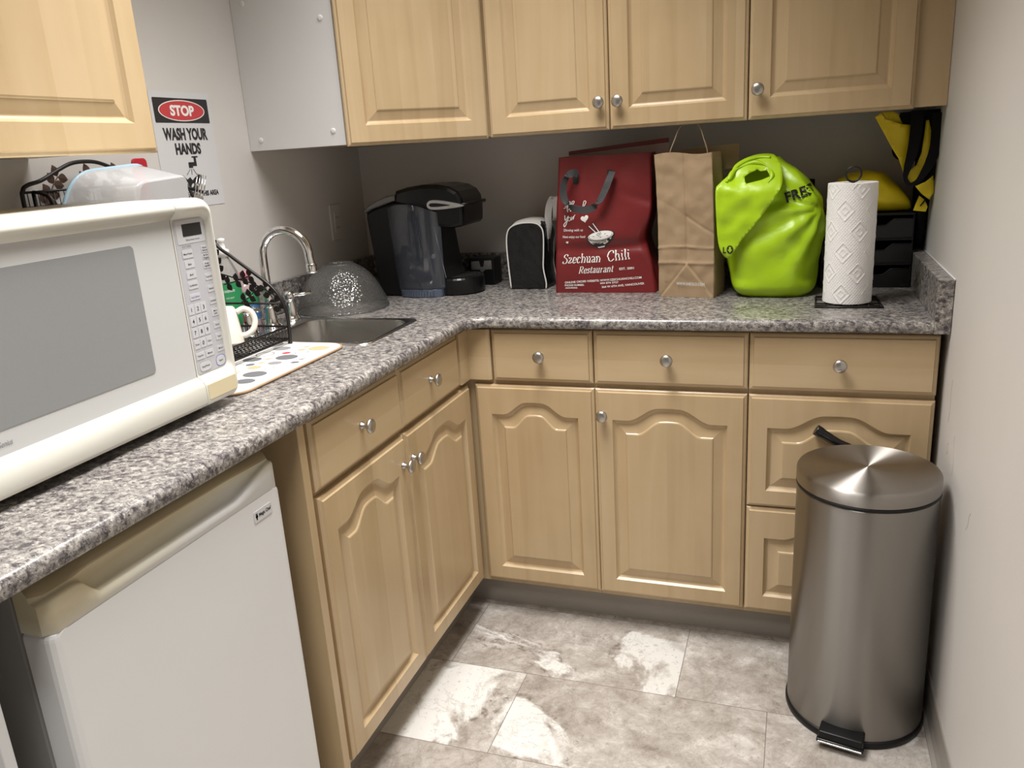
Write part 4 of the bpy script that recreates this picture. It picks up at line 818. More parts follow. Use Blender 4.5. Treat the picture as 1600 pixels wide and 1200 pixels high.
head = [(0.512, 1.150), (0.5135, 1.185), (0.510, 1.212), (0.497, 1.232), (0.470, 1.247), (0.43, 1.2545), (0.38, 1.2555), (0.33, 1.250), (0.293, 1.241), (0.287, 1.226), (0.289, 1.20), (0.405, 1.17), (0.409, 1.131), (0.43, 1.127), (0.47, 1.123), (0.502, 1.128), (0.510, 1.136)]
head = head[::-1] if False else head
mb = MB(); side_loops(head, ends(-0.326, -0.146, 0.012), BLACKG, mb); mb.build('brew_head', r)
lid_ = [(0.292, 1.212), (0.292, 1.231), (0.262, 1.2265), (0.225, 1.214), (0.195, 1.199), (0.181, 1.185), (0.183, 1.178), (0.21, 1.190), (0.26, 1.204)]
LIDGREY = pm('grey_lid_plastic', (0.16, 0.155, 0.15), 0.3, 0.4)
mb = MB(); side_loops(lid_, ends(-0.330, -0.156, 0.004), LIDGREY, mb); lab(mb.build('tank_lid', r), 'silver tank lid')
mb = MB(); K = 14; L = []
def tank(z, x0, x1, bulge, nn=16):
    l = [(x0, -0.3185, z)]
    for i in range(nn+1):
        t = i/nn; x = x0+(x1-x0)*t; l.append((x, -0.3185-bulge*math.sin(math.pi*t)**0.45, z))
    l.append((x1, -0.3185, z)); return l
def tx0(z): return 0.252+(1.195-z)*0.085
mb.tube([(0.4105, -0.3195, 1.128), (0.4385, -0.3195, 0.972)], 0.0012, SILVER, 6); lab(mb.build('column_trim', r), 'thin bright line down the column edge'); mb = MB()
zs_ = [0.942, 0.945, 1.0, 1.06, 1.12, 1.17]
mb.loops([tank(z, tx0(z), 0.432+(z-0.94)*0.010, 0.034) for z in zs_] + [[(x, y, 1.172+0.030*math.sin(min(1, max(0, (x-0.252)/0.18))*math.pi*0.86+0.45)) for x, y, z in tank(1.18, tx0(1.18), 0.434, 0.034)]], TANK, cap0=True, cap1=False, smooth=True)
tk = mb.build('water_tank', r, fixn=False)
mb = MB(); mb.loops([tank(z, tx0(z)+0.003, 0.429+(z-0.94)*0.010, 0.031) for z in (0.946, 1.0, 1.058)], WATER, smooth=True); lab(mb.build('water', tk), 'water filling the lower half of the tank')
mb = MB(); mb.loops([tank(z, tx0(z)+0.003+(0.004 if z < 0.92 else 0), 0.430, 0.031) for z in (zc, 0.918, 0.935, 0.9415)], BLUEBASE, smooth=True)
for i in range(13):
    q = tank(0.92, tx0(0.93)+0.004, 0.430, 0.032)[2+i]; mb.tube([(q[0], q[1], zc+0.001), (q[0], q[1], 0.94)], 0.0012, TANK, 5)
lab(mb.build('tank_base', tk), 'ribbed blue tank base')
hl = [(0.400, 1.196), (0.405, 1.205), (0.418, 1.2095), (0.445, 1.208), (0.48, 1.2015), (0.516, 1.193), (0.516, 1.188), (0.48, 1.184), (0.445, 1.1815), (0.415, 1.182), (0.404, 1.186)]
mb = MB(); hi = [(0.45+(x-0.45)*0.58-0.014, 1.195+(z-1.195)*0.42) for x, z in hl]
mb.sheet(smooth_path([(a, b, 0) for a, b in hl], 3, True), lambda u, v, d: (u, -0.3275-0.006+d, v), SILVER, 0.007, [[(p.x, p.y) for p in smooth_path([(a, b, 0) for a, b in hi], 3, True)]])
mb.sheet([(p.x, p.y) for p in smooth_path([(a, b, 0) for a, b in hi], 3, True)], lambda u, v, d: (u, -0.3275-0.001+d, v), BLACKG, 0.001)
mb.tube([(0.512, -0.330, 1.192), (0.526, -0.300, 1.194), (0.531, -0.236, 1.195), (0.526, -0.172, 1.194), (0.512, -0.145, 1.192)], 0.0055, BLACK, 8)
lab(mb.build('handle', r), 'silver opening handle')
mb = MB(); dt = lambda i, z: [(0.437, -0.318+i, z)] + [(0.447+(0.080-i)*math.cos(t), -0.234+(0.084-i)*math.sin(t), z) for t in [math.radians(-90+180*k/20) for k in range(21)]] + [(0.437, -0.150-i, z)]
mb.loops([dt(0.006, zc), dt(0, zc+0.006), dt(0, 0.962), dt(0.003, 0.967), dt(0.008, 0.968)], BLACKG)
for k in range(7): mb.box(0.445, 0.505-abs(k-3)*0.006, -0.285+k*0.017-0.003, -0.285+k*0.017+0.003, 0.9675, 0.9695, BLACKM)
mb.build('drip_tray', r)
r = thing('pod_box', 'small black and silver box on the counter behind the coffee maker', 'box', (0.475, -0.085, ZC))
mb = MB(); mb.box(0.432, 0.522, -0.115, -0.045, zc, 1.004, BLACK, 0.003); mb.build('box', r)
mb = MB(); mb.sheet([(0.442, 0.965), (0.471, 0.965), (0.474, 0.960), (0.480, 0.9575), (0.486, 0.960), (0.489, 0.965), (0.514, 0.967), (0.514, 0.996), (0.489, 0.995), (0.485, 0.975), (0.475, 0.975), (0.471, 0.994), (0.442, 0.993)], lambda u, v, d: (u, -0.1165+d, v), SILVER, 0.001); lab(mb.build('front_label', r), 'silver front')

# ------------------------------------------------------------------ black lunch bag
r = thing('lunch_bag', 'small black lunch bag with white piping and white strap', 'bag', (0.665, -0.15, ZC))
def lb(t, i=0.0):                           # front outline from low left round the top to low right
    P = [(0.609+i, zc+i), (0.604+i, 0.99), (0.602+i, 1.06), (0.608+i, 1.095-i), (0.625+i*.7, 1.112-i), (0.655, 1.120-i), (0.695-i*.5, 1.119-i), (0.714-i, 1.108-i), (0.722-i, 1.085-i), (0.720-i, 1.03), (0.717-i, 0.98), (0.724-i, 0.935), (0.722-i, zc+i)]
    return smooth_path([(a, 0, b) for a, b in P], 4)
mb = MB(); L = []
for y, i, tz in ((-0.196, 0.010, 0), (-0.200, 0.004, 0), (-0.198, 0.0, 0), (-0.17, -0.002, 0.006), (-0.14, -0.003, 0.008), (-0.11, -0.002, 0.006), (-0.085, 0.0, 0), (-0.082, 0.006, 0)):
    L.append([(p.x+0.008*noise.noise((p.x*30, y*30, p.z*30)), y+0.0, max(zc, p.z+(tz if p.z > 1.0 else 0))) for p in lb(0, i)])
mb.loops(L, NYLON, smooth=True); mb.build('body', r)
for y in (-0.199, -0.083):
    lab(MB().tube([(p.x, y, max(p.z, zc+0.0025)) for p in lb(0, -0.001)], 0.0024, PIPING, 8).build('piping', r), 'white piping')
tp = [p for p in lb(0, -0.0015) if p.z > 1.088]
mb = MB(); mb.loops([[(p.x, y, p.z+0.0018+(0.008 if -0.19 < y < -0.09 else 0)) for p in tp] for y in (-0.194, -0.165, -0.14, -0.115, -0.088)], PIPING, closed=False, cap0=False, cap1=False, smooth=True); lab(mb.build('top_panel', r, fixn=False), 'white top panel')
mb = MB(); P = smooth_path([(0.7262, -0.150, 1.065), (0.728, -0.150, 1.10), (0.727, -0.152, 1.135), (0.734, -0.155, 1.170), (0.748, -0.158, 1.192), (0.756, -0.160, 1.18), (0.752, -0.146, 1.13), (0.738, -0.118, 1.118)], 6); mb.strap(P, [Vector((0.85*min(1, i/12), 1-0.6*min(1, i/12), 0)) for i in range(len(P))], 0.021, 0.002, PIPING)
mb.strap([(0.7245, -0.150, 1.028), (0.7262, -0.150, 1.066)], (0, 1, 0), 0.024, 0.004, STRAPG); lab(mb.build('strap', r), 'white carrying strap')

# ------------------------------------------------------------------ red restaurant bag
r = thing('carrier_bag', 'red restaurant carrier bag with white lettering and dark grey handles', 'bag', (0.925, -0.2, ZC))
def red_front(s, t, d=0.0):                 # s, t in 0..1 over the front
    z = zc + t*0.3965
    xl = 0.7745+0.024*t - 0.004*math.sin(math.pi*t); 
    xr = 1.0705 - 0.020*math.exp(-((t-0.40)/0.13)**2) - 0.004*t + 0.006*math.exp(-(t/0.12)**2)
    y = -0.262 + 0.012*t + 0.010*math.exp(-((t-0.325-0.03*s)/0.035)**2)*(0.4+0.6*s) - 0.012*math.exp(-((t-0.42)/0.07)**2)*s*(1-s)*2 - 0.006*math.sin(math.pi*s)*math.sin(math.pi*min(1, t*1.1))
    y += 0.0045*noise.noise((s*4, t*5, 1.3)) + 0.014*max(0, s-0.93)/0.07*(math.exp(-((t-0.38)/0.14)**2)) + 0.010*math.exp(-((t-0.66-0.22*(1-s))/0.03)**2)*max(0, s-0.55)*1.2
    return (xl+(xr-xl)*s, y-d, z)
mb = MB(); NS, NT = 36, 44
front = [[red_front(i/NS, j/NT) for i in range(NS+1)] for j in range(NT+1)]
rings = []
for j in range(NT+1):
    t = j/NT; f = front[j]; xl, yl, z = f[0]; xr, yr, _ = f[-1]; yb = -0.135-0.03*t
    pin = 0.022*math.sin(math.pi*min(1, t*1.05))
    bulge = 0.012*math.exp(-((t-0.08)/0.12)**2)
    right = [(xr+bulge*q*2-pin*math.sin(math.pi*q)*1.0, yr+(yb-yr)*q, z) for q in (0.25, 0.5, 0.75)]
    back = [(xr+(xl-xr)*q, yb, z) for q in (0, 0.25, 0.5, 0.75, 1)]
    left = [(xl+pin*math.sin(math.pi*q), yb+(yl-yb)*q, z) for q in (0.25, 0.5, 0.75)]
    rings.append(f + right + back + left)
mb.loops(rings, REDBAG, cap0=True, cap1=False, smooth=True)
RW, RH = 0.293, 0.3965
fr = lambda u, v, d=0: red_front(u/RW, v/RH, 0.0011)
def rp(px, py): return ((px-870-(0 if py > 400 else 5*(457-py)/209))/150*0.293, (457-py)/215*0.3965)   # print layout: a place on the front panel
W_ = WHITEINK
def rtext(t, px, py, hpx, wpx, shear=0.0, bold=0.0, rot=0.0):
    cx, cy = rp(px, py); mb.text(t, cx, cy, hpx*0.00188, fr, W_, wpx*0.00195, bold, shear, 1.0, rot)
SER = {   # strokes on a 1-high x-height grid (capitals 1.5): broad-pen italic roman letters
 'S': (1.0, [[(0.86, 1.22), (0.84, 1.46), (0.55, 1.54), (0.26, 1.38), (0.28, 1.08), (0.55, 0.80), (0.80, 0.52), (0.74, 0.14), (0.42, -0.03), (0.10, 0.06), (0.06, 0.36)]]),
 'z': (0.72, [[(0.08, 0.78), (0.12, 0.97), (0.62, 0.97)], [(0.62, 0.97), (0.06, 0.03)], [(0.06, 0.03), (0.56, 0.03), (0.64, 0.24)]]),
 'e': (0.78, [[(0.10, 0.50), (0.64, 0.52), (0.60, 0.86), (0.40, 1.0), (0.16, 0.82), (0.08, 0.45), (0.18, 0.10), (0.40, -0.02), (0.66, 0.18)]]),
 'c': (0.74, [[(0.62, 0.76), (0.58, 0.96), (0.38, 1.0), (0.16, 0.82), (0.07, 0.45), (0.16, 0.10), (0.38, -0.02), (0.62, 0.16)]]),
 'h': (0.98, [[(0.02, 1.50), (0.20, 1.56), (0.20, 0.0)], [(0.04, 0.0), (0.36, 0.0)], [(0.20, 0.72), (0.40, 0.98), (0.64, 0.96), (0.74, 0.70), (0.74, 0.0)], [(0.58, 0.0), (0.90, 0.0)]]),
 'u': (0.96, [[(0.02, 0.96), (0.18, 0.98), (0.18, 0.28), (0.30, 0.0), (0.52, 0.06), (0.68, 0.30)], [(0.52, 0.96), (0.70, 0.98), (0.70, 0.04), (0.88, 0.02)]]),
 'a': (0.80, [[(0.10, 0.78), (0.26, 0.98), (0.50, 0.96), (0.58, 0.72), (0.58, 0.14), (0.66, 0.0), (0.80, 0.08)], [(0.58, 0.58), (0.24, 0.46), (0.08, 0.22), (0.20, 0.0), (0.42, 0.04), (0.58, 0.24)]]),
 'n': (0.96, [[(0.02, 0.94), (0.18, 0.99), (0.18, 0.0)], [(0.03, 0.0), (0.34, 0.0)], [(0.18, 0.72), (0.38, 0.98), (0.62, 0.96), (0.72, 0.70), (0.72, 0.0)], [(0.56, 0.0), (0.88, 0.0)]]),
 'C': (1.18, [[(1.06, 1.16), (1.00, 1.46), (0.68, 1.56), (0.30, 1.36), (0.10, 0.78), (0.26, 0.18), (0.64, -0.03), (1.06, 0.30)]]),
 'i': (0.46, [[(0.03, 0.94), (0.20, 0.99), (0.20, 0.0)], [(0.04, 0.0), (0.36, 0.0)], [(0.18, 1.30), (0.19, 1.42)]]),
 'l': (0.46, [[(0.02, 1.50), (0.20, 1.56), (0.20, 0.0)], [(0.04, 0.0), (0.36, 0.0)]]),
 'R': (1.16, [[(0.22, 1.50), (0.22, 0.0)], [(0.04, 0.0), (0.42, 0.0)], [(0.04, 1.50), (0.56, 1.50), (0.86, 1.32), (0.84, 0.92), (0.56, 0.74), (0.24, 0.74)], [(0.52, 0.74), (0.92, 0.08), (1.12, 0.0)]]),
 's': (0.66, [[(0.54, 0.76), (0.50, 0.97), (0.30, 1.0), (0.12, 0.84), (0.22, 0.62), (0.46, 0.42), (0.52, 0.16), (0.30, -0.02), (0.08, 0.06), (0.05, 0.26)]]),
 't': (0.58, [[(0.24, 1.32), (0.22, 0.22), (0.32, 0.0), (0.54, 0.10)], [(0.02, 0.95), (0.52, 0.95)]]),
 'r': (0.70, [[(0.02, 0.94), (0.18, 0.99), (0.18, 0.0)], [(0.03, 0.0), (0.36, 0.0)], [(0.18, 0.66), (0.36, 0.94), (0.62, 0.92)]])}
def serif(word, px, py, xh, wpx, rot):      # px, py: lower left on the photo of the bag; xh: x-height
    tot = sum(SER[c][0] for c in word)*1.0 + 0.08*len(word); kx = wpx/tot; x = 0
    for c in word:
        adv, st = SER[c]
        for P in st:
            Q = smooth_path([(a, b, 0) for a, b in P], 6) if len(P) > 3 else [Vector((P[i][0]+(P[i+1][0]-P[i][0])*k/6, P[i][1]+(P[i+1][1]-P[i][1])*k/6, 0)) for i in range(len(P)-1) for k in range(7)]
            pts = []
            for q in Q: ux = (x+q.x)*kx + q.y*xh*0.27; uy = q.y*xh; pts.append((px+ux*math.cos(rot)-uy*math.sin(rot)*0, py-uy-ux*math.tan(rot)))
            L = []
            for i, q in enumerate(pts):
                a = Vector(pts[max(i-1, 0)]); b = Vector(pts[min(i+1, len(pts)-1)]); t = (b-a); t = t.normalized() if t.length > 1e-6 else Vector((0, 1))
                wd = xh*(0.032+0.062*abs(t.y)**1.3); nn = Vector((-t.y, t.x))*wd
                A = rp(q[0]+nn.x, q[1]+nn.y); B = rp(q[0]-nn.x, q[1]-nn.y); L.append([fr(*A), fr(*B)])
            mb.loops(L, W_, closed=False, cap0=False, cap1=False)
        x += adv+0.08
serif('Szechuan', 881, 409, 9.2, 62, 0.035); serif('Chili', 953, 406, 10.0, 37, 0.085); serif('Restaurant', 906, 425.5, 7.2, 55, 0.05)
rtext('EST. 2001', 981, 418, 3.6, 22, 0, 0.02, 0.05)
rtext('ONLINE ORDER WEBSITE: WWW.SZECHUANCHILI.COM', 943, 436.5, 3.4, 118, 0, 0.02, 0.06); rtext('PHONE NUMBER:', 899, 444.5, 3.2, 30, 0, 0.02, 0.02); rtext('604 874 3737', 953, 440.6, 3.0, 28, 0, 0.02, 0.05); rtext('ADDRESS:', 894, 449, 2.4, 19, 0, 0.02, 0.0); rtext('364 W 6TH AVE, VANCOUVER', 973, 445.2, 3.3, 64, 0, 0.02, 0.08)
rtext('Dinning with us', 902.5, 356, 4.0, 33, 0, 0.008); rtext('Next enjoy our food', 904, 366.5, 4.0, 39, 0, 0.008)
def pen(pts, wpx):                          # pen stroke lying on the front panel
    P = smooth_path([(*rp(a, b), 0) for a, b in pts], 6); L = []
    for i, p in enumerate(P):
        t = (P[min(i+1, len(P)-1)]-P[max(i-1, 0)]).normalized(); q = Vector((-t.y, t.x, 0))*wpx*0.00195/2*(0.6+0.4*abs(t.y))
        L.append([fr(p.x-q.x, p.y-q.y), fr(p.x+q.x, p.y+q.y)])
    mb.loops(L, W_, closed=False, cap0=False, cap1=False)
pen([(885, 321), (890, 319), (896, 313), (894, 311), (891, 322), (892, 327)], 1.2); pen([(887, 318), (899, 314)], 0.9); pen([(893, 324), (902, 312), (899, 311), (896, 326), (900, 320), (903, 321), (903, 326)], 1.2)
pen([(905, 322), (908, 319), (908, 324), (911, 321)], 1.1); pen([(912, 319), (912, 324), (914, 319), (916, 323)], 1.1); pen([(914, 325), (921, 313), (918, 311), (915, 326), (918, 320), (920, 326), (923, 325)], 1.2)
pen([(887, 332), (888, 340), (893, 333), (890, 345), (887, 350), (886, 346), (893, 338)], 1.3); pen([(894, 335), (892, 339), (895, 341), (897, 337), (894, 335)], 1.2); pen([(898, 334), (898, 340), (901, 334), (901, 339), (902.5, 333)], 1.1); pen([(901, 335), (904, 331.5)], 1.0)
def heart(px, py, k, rot):
    P = []
    for i in range(40):
        t = 2*math.pi*i/40; x = 16*math.sin(t)**3; y = 13*math.cos(t)-5*math.cos(2*t)-2*math.cos(3*t)-math.cos(4*t); c_, s_ = math.cos(rot), math.sin(rot)
        P.append(rp(px+(c_*x-s_*y)*k, py-(s_*x+c_*y)*k))
    mb.sheet(P, fr, W_, smooth=False)
heart(920, 338, 0.40, 0.25); heart(892, 375, 0.14, 0.2)
def fm(d): return lambda u, v, dd=0: red_front(u/RW, v/RH, d)
def pe(px, py, rx, ry, m, d, rot=0.0, n=40): mb.sheet([rp(a, b) for a, b in ell(px, py, rx, ry, n, rot)], fm(d), m, smooth=False, step=0.012)
# noodle bowl emblem with chopsticks
def pp(pts, m, d): mb.sheet([rp(a, b) for a, b in pts], fm(d), m, smooth=False, step=0.012)
pp([(926.5, 372), (930, 378), (937, 382.5), (945, 383.5), (955, 381.5), (963, 377.5), (970, 371), (973, 361), (927, 366)], INK, 0.0012)
pp([(928.5, 371), (932, 376.5), (938, 380.5), (945, 381.8), (954, 379.8), (961, 375.5), (967, 369.5), (970, 362), (929, 367)], W_, 0.0014)
pe(949.5, 365, 22.5, 8.2, INK, 0.0016, -0.14); pe(949.5, 364.8, 21, 7.2, W_, 0.0018, -0.14); pe(949.5, 365, 19.5, 6.2, INK, 0.0020, -0.14); pe(949.5, 364.5, 18.8, 6.3, W_, 0.0022, -0.14)
for a, b in ((938, 366), (944, 362.5), (950, 367), (957, 362), (961, 365), (947, 365)): pp([(a-2.2, b+0.6), (a, b-0.6), (a+2.2, b+0.3), (a, b+0.2)], INK, 0.0024)
pp([(940, 383), (957, 380.5), (955, 385), (942, 386.5)], INK, 0.0011); pp([(942, 383.2), (955, 381.2), (953.5, 383.6), (943.5, 385)], W_, 0.0015)
for a, b, c_, d_ in ((928, 349, 946, 363.5), (934, 345, 950, 362.5)):
    pp([(a-0.9, b+1.4), (a+1.4, b-0.8), (c_+1.2, d_-0.8), (c_-1.0, d_+1.2)], INK, 0.0026); pp([(a, b+0.9), (a+0.9, b), (c_+0.6, d_-0.4), (c_-0.4, d_+0.5)], W_, 0.0028)
cx, cy = rp(947, 375.3); mb.text('Szechuan Chili', cx, cy, 0.0048, fm(0.0018), INK, 0.045, 0.02, 0.1, 1.0, 0.13)
pp([(a, b) for a, b in ell(963, 371.2, 2.6, 2.6, 16)], INK, 0.0019)
mb.build('body', r, fixn=False)
mb = MB()                                   # rear wall standing up behind the front, pale lining towards us
def rear(u, v, d=0): return (0.806+u*0.300, -0.166+d-0.01*u, 1.30+v*(0.036+0.012*u)+0.008*u*0)
mb.sheet([(0, -0.6), (1, -0.6), (1, 1), (0, 0.72)], rear, REDIN, 0.0015); mb.sheet([(0, 0.42), (1, 0.72), (1, 1), (0, 0.72)], lambda u, v, d: rear(u, v, d-0.002), REDBAG, 0.001)
lab(mb.build('rear_wall', r), 'rear wall of the bag rising behind the front')
Yh = lambda u, v, e: at(u, v, -0.268-e)
mb = MB()
P = [Yh(903, 272, 0.0), Yh(895, 270, 0.012), Yh(885, 277, 0.020), Yh(880.5, 290, 0.022), Yh(880, 304, 0.022), Yh(885, 317, 0.022), Yh(895, 325, 0.024), Yh(909, 328, 0.026), Yh(920, 327, 0.026), Yh(928, 323, 0.024), Yh(938, 312, 0.020), Yh(945, 298, 0.016), Yh(951, 283, 0.012), Yh(957, 268, 0.0)]
D = [Vector(d_) for d_ in ((0.2, 0.2, 1), (0.3, 0.2, 1), (0.8, 0.5, 0.8), (1, 0.8, 0.1), (1, 0.7, -0.1), (0.8, 0.4, -0.5), (0.4, 0.2, -0.9), (0.1, 0, 1), (0.1, 0, 1), (0.5, 0, 0.8), (0.9, -0.1, 0.45), (0.93, -0.1, 0.35), (0.93, 0, 0.3), (0.95, 0, 0.25))]
for i in range(1, len(D)):
    if D[i].dot(D[i-1]) < 0: D[i] = -D[i]
Pn = smooth_path(P, 5); Dn = smooth_path(D, 5); mb.strap(Pn, Dn, 0.0205, 0.0018, STRAPG)
lab(mb.build('handle', r), 'dark grey webbing handle hanging over the front')
for a, b, w_, h_ in ((904, 275.5, 9, 16), (959, 272, 7.5, 15)):
    mb = MB(); q = rp(a, b); mb.sheet(rrect(q[0]-w_*0.00098, q[0]+w_*0.00098, q[1]-h_*0.00092, q[1]+h_*0.00092, 0.003, 3), fm(0.0016), BLACKM, smooth=False); mb.build('handle_slot', r, fixn=False)

# ------------------------------------------------------------------ brown paper bag
r = thing('paper_bag', 'brown kraft paper grocery bag with twine handles', 'bag', (1.17, -0.24, ZC))
A0, A1 = Vector((1.0965, -0.318)), Vector((1.2505, -0.346)); dirx = (A1-A0).normalized(); diry = Vector((-dirx.y, dirx.x)); BWd = (A1-A0).length; BD = 0.115; BH = 0.390
def crumple(x, y, z, k): return k*(noise.noise((x*16, y*16, z*14))*0.7 + noise.noise((x*38, y*38, z*34))*0.35)
def kraft_pt(s, q, t):                      # s across, q deep, t up
    lean = -0.010*t + 0.004*math.sin(3*t); flare = 1+0.02*t
    p = A0 + dirx*((s-0.5)*BWd*flare+BWd/2 + lean) + diry*(q*BD*(1-0.12*t))
    zz = zc + t*(BH+0.004*math.sin(6*s)); return p.x, p.y, zz
NS, NQ, NT = 64, 18, 120; L = []
for j in range(NT+1):
    t = j/NT; l = []
    for i in range(NS): l.append((i/NS, 0))
    for i in range(NQ): l.append((1, i/NQ))
    for i in range(NS): l.append((1-i/NS, 1))
    for i in range(NQ): l.append((0, 1-i/NQ))
    ring = []
    for s_, q in l:
        x, y, z = kraft_pt(s_, q, t); o = crumple(x, y, z, 0.007)*min(1, t*6+0.15)
        if q == 0:
            cr = lambda d, w_: math.exp(-abs(d)/w_)
            o += -0.0045*cr(s_-0.52, 0.022)*(1 if t > 0.245 else 0.15) + 0.0035*cr(s_-0.14, 0.02)*(0.5 if t > 0.1 else 0)                      # upright creases
            o += 0.0045*cr(t-0.245, 0.008) + 0.0035*cr(t-0.36+0.02*abs(s_-0.5), 0.007) - 0.003*cr(t-0.70+0.25*s_, 0.010)*(1 if s_ > 0.5 else 0.3)  # cross creases
            if t < 0.245:
                e_ = 1-abs(s_-0.52)*2.05-(t/0.245); o += 0.0050*min(1, max(0, e_/0.06)) - 0.002*cr(e_, 0.03)                              # folded base triangle
            x += diry.x*-o; y += diry.y*-o
        elif s_ == 1:
            o += -0.016*math.sin(math.pi*q)*min(1, t*1.2); x += dirx.x*o; y += dirx.y*o
        elif s_ == 0:
            o += -0.012*math.sin(math.pi*q)*min(1, t*1.2); x -= dirx.x*o; y -= dirx.y*o
        ring.append((x, y, z))
    L.append(ring)
mb = MB(); mb.loops(L, KRAFT, cap0=True, cap1=False, smooth=True); 
inn = [[(x + (1.17-x)*0.02, y+(-0.265-y)*0.03, z) for x, y, z in ring] for ring in L[-50:]]; mb.loops(inn[::-1], KRAFT, cap0=False, cap1=False, smooth=True)
tri = lambda u, v, d=0: (lambda p: (p[0]-diry.x*0.0012, p[1]-diry.y*0.0012, p[2]))((lambda s_, t: (lambda b: (b[0]-diry.x*(0.0085), b[1]-diry.y*(0.0085), b[2]))(kraft_pt(s_, 0, t)))(u/BWd, v/BH))
mb.text('WWW.IHEOLO.COM', BWd*0.60, 0.039, 0.0085, tri, PAPERW, 0.080, 0.012)
mb.build('body', r, fixn=False)
mb = MB()
def bp_(s_, q, z): x, y, _ = kraft_pt(s_, q, 1.0); return (x, y, z)
ztop = zc+BH
mb.tube(smooth_path([bp_(0.27, 0.06, ztop-0.03), bp_(0.27, 0.06, ztop+0.002), bp_(0.34, 0.12, ztop+0.035), bp_(0.41, 0.2, ztop+0.066), bp_(0.50, 0.26, ztop+0.0745), bp_(0.66, 0.28, ztop+0.0745), bp_(0.74, 0.28, ztop+0.066), bp_(0.81, 0.28, ztop+0.035), bp_(0.87, 0.3, ztop+0.002), bp_(0.87, 0.3, ztop-0.03)], 5), 0.0016, TWINE, 6); mb.build('handle', r)
mb = MB(); mb.sheet([(0.0, -0.05), (1.28, -0.05), (1.30, 0.016), (0.7, 0.012), (0.0, 0.006)], lambda u, v, d: (A0.x+u*0.145+0.02, -0.205-0.012*u+d, ztop+v), KRAFT, 0.0008); lab(mb.build('rear_flap', r), 'rear edge of the bag standing up behind')

# ------------------------------------------------------------------ lime green plastic bag
r = thing('plastic_bag', 'full lime green plastic grocery bag with black print', 'bag', (1.39, -0.2, ZC))
lv = [(0.0, 1.318, 1.495, -0.330, -0.14), (0.012, 1.302, 1.506, -0.342, -0.125), (0.04, 1.290, 1.514, -0.350, -0.11), (0.09, 1.283, 1.520, -0.353, -0.105), (0.15, 1.279, 1.524, -0.350, -0.10), (0.20, 1.278, 1.527, -0.345, -0.10), (0.232, 1.279, 1.524, -0.336, -0.105), (0.262, 1.282, 1.514, -0.322, -0.11), (0.295, 1.290, 1.494, -0.302, -0.13), (0.325, 1.305, 1.462, -0.280, -0.155), (0.350, 1.325, 1.420, -0.262, -0.185), (0.366, 1.350, 1.405, -0.25, -0.215)]
lvp = smooth_path([Vector((a, b, c_)) for a, b, c_, d_, e_ in lv], 5); lvq = smooth_path([Vector((a, d_, e_)) for a, b, c_, d_, e_ in lv], 5)
def lime_pt(j, a):
    h, x0, x1 = lvp[j]; _, y0, y1 = lvq[j]; e = 0.52
    ca, sa = math.cos(a), math.sin(a); ex = math.copysign(abs(ca)**e, ca); ey = math.copysign(abs(sa)**e, sa)
    x = (x0+x1)/2 + (x1-x0)/2*ex; y = (y0+y1)/2+(y1-y0)/2*ey; z = zc+h
    # folds radiating from the bulge at the right shoulder, and sags towards the base
    dx, dz = x-1.520, z-1.150; ang = math.atan2(dz, dx); rr = math.hypot(dx, dz)
    f = 0.0065*math.sin(ang*12+1.5*noise.noise((ang*2, rr*6, 0)))*min(1, rr/0.05)*math.exp(-((rr-0.10)/0.13)**2)
    f += 0.011*noise.noise((x*9, y*9+3, z*8)) + 0.012*abs(noise.noise((x*13-z*13, y*6, z*13+x*13))) + 0.005*noise.noise((x*22+z*12, y*20, z*9))
    n = Vector((ex, ey, 0)); n = n.normalized() if n.length else n
    k = min(1, h/0.03+0.2)
    return Vector((x, y, z)) + n*f*k
NA = 96
mb = MB(); mb.loops([[lime_pt(j, 2*math.pi*i/NA) for i in range(NA)] for j in range(len(lvp))], LIME, smooth=True)
def lime_front(x, z, off=0.002):            # nearest front-surface point for a place (x, z)
    h = z-zc; j = min(range(len(lvp)), key=lambda q: abs(lvp[q].x-h)); x0, x1 = lvp[j].y, lvp[j].z; ex = max(-0.995, min(0.995, (x-(x0+x1)/2)/((x1-x0)/2)))
    ca = math.copysign(abs(ex)**(1/0.52), ex); p = lime_pt(j, -math.acos(ca)); return (x, p.y-off, z)
lf = lambda u, v, d=0: lime_front(u, v, 0.004)
mb.text('FRES', 1.464, 1.187, 0.026, lambda u, v, d=0: lime_front(u, v, 0.0045), INK, 0.070, 0.03, 0.0, 1.0, 0.30, 4)
mb.build('body', r, fixn=False)
# front flap folded over with the cut-out handle
fl_o = [(1118, 298), (1124, 287), (1140, 272), (1148, 258), (1163, 248), (1184, 241), (1205, 240), (1214, 246), (1222, 266), (1222, 288), (1214, 304), (1203, 320), (1190, 338), (1176, 355), (1160, 374), (1148, 392), (1138, 404), (1128, 396), (1122, 378), (1119, 340)]
fl_h = [(1163, 276), (1172, 270), (1180, 267), (1183, 264), (1188, 268), (1198, 266), (1204, 275), (1190, 281), (1178, 284), (1166, 287), (1164, 283)]
def flap(u, v, d):
    yy = -0.369 + 0.12*max(0, (300-v)/60)**1.2*0.75 + 0.006*noise.noise((u*0.05, v*0.05, 0)) + 0.010*math.exp(-((u-1148)/8)**2 - ((v-278)/10)**2) + d
    return at(u, v, yy)
mb = MB(); mb.sheet([(p.x, p.y) for p in smooth_path([(a, b, 0) for a, b in fl_o], 3, True)], flap, LIME, 0.003, [fl_h], step=5, smooth=True)
rim = smooth_path([flap(a, b, -0.002) for a, b in [(1138, 282), (1146, 268), (1160, 260), (1178, 254), (1194, 257), (1203, 266), (1206, 276), (1200, 285)]], 5); mb.tube(rim, [0.004+0.003*math.sin(i*0.5) for i in range(len(rim))], LIME, 8)
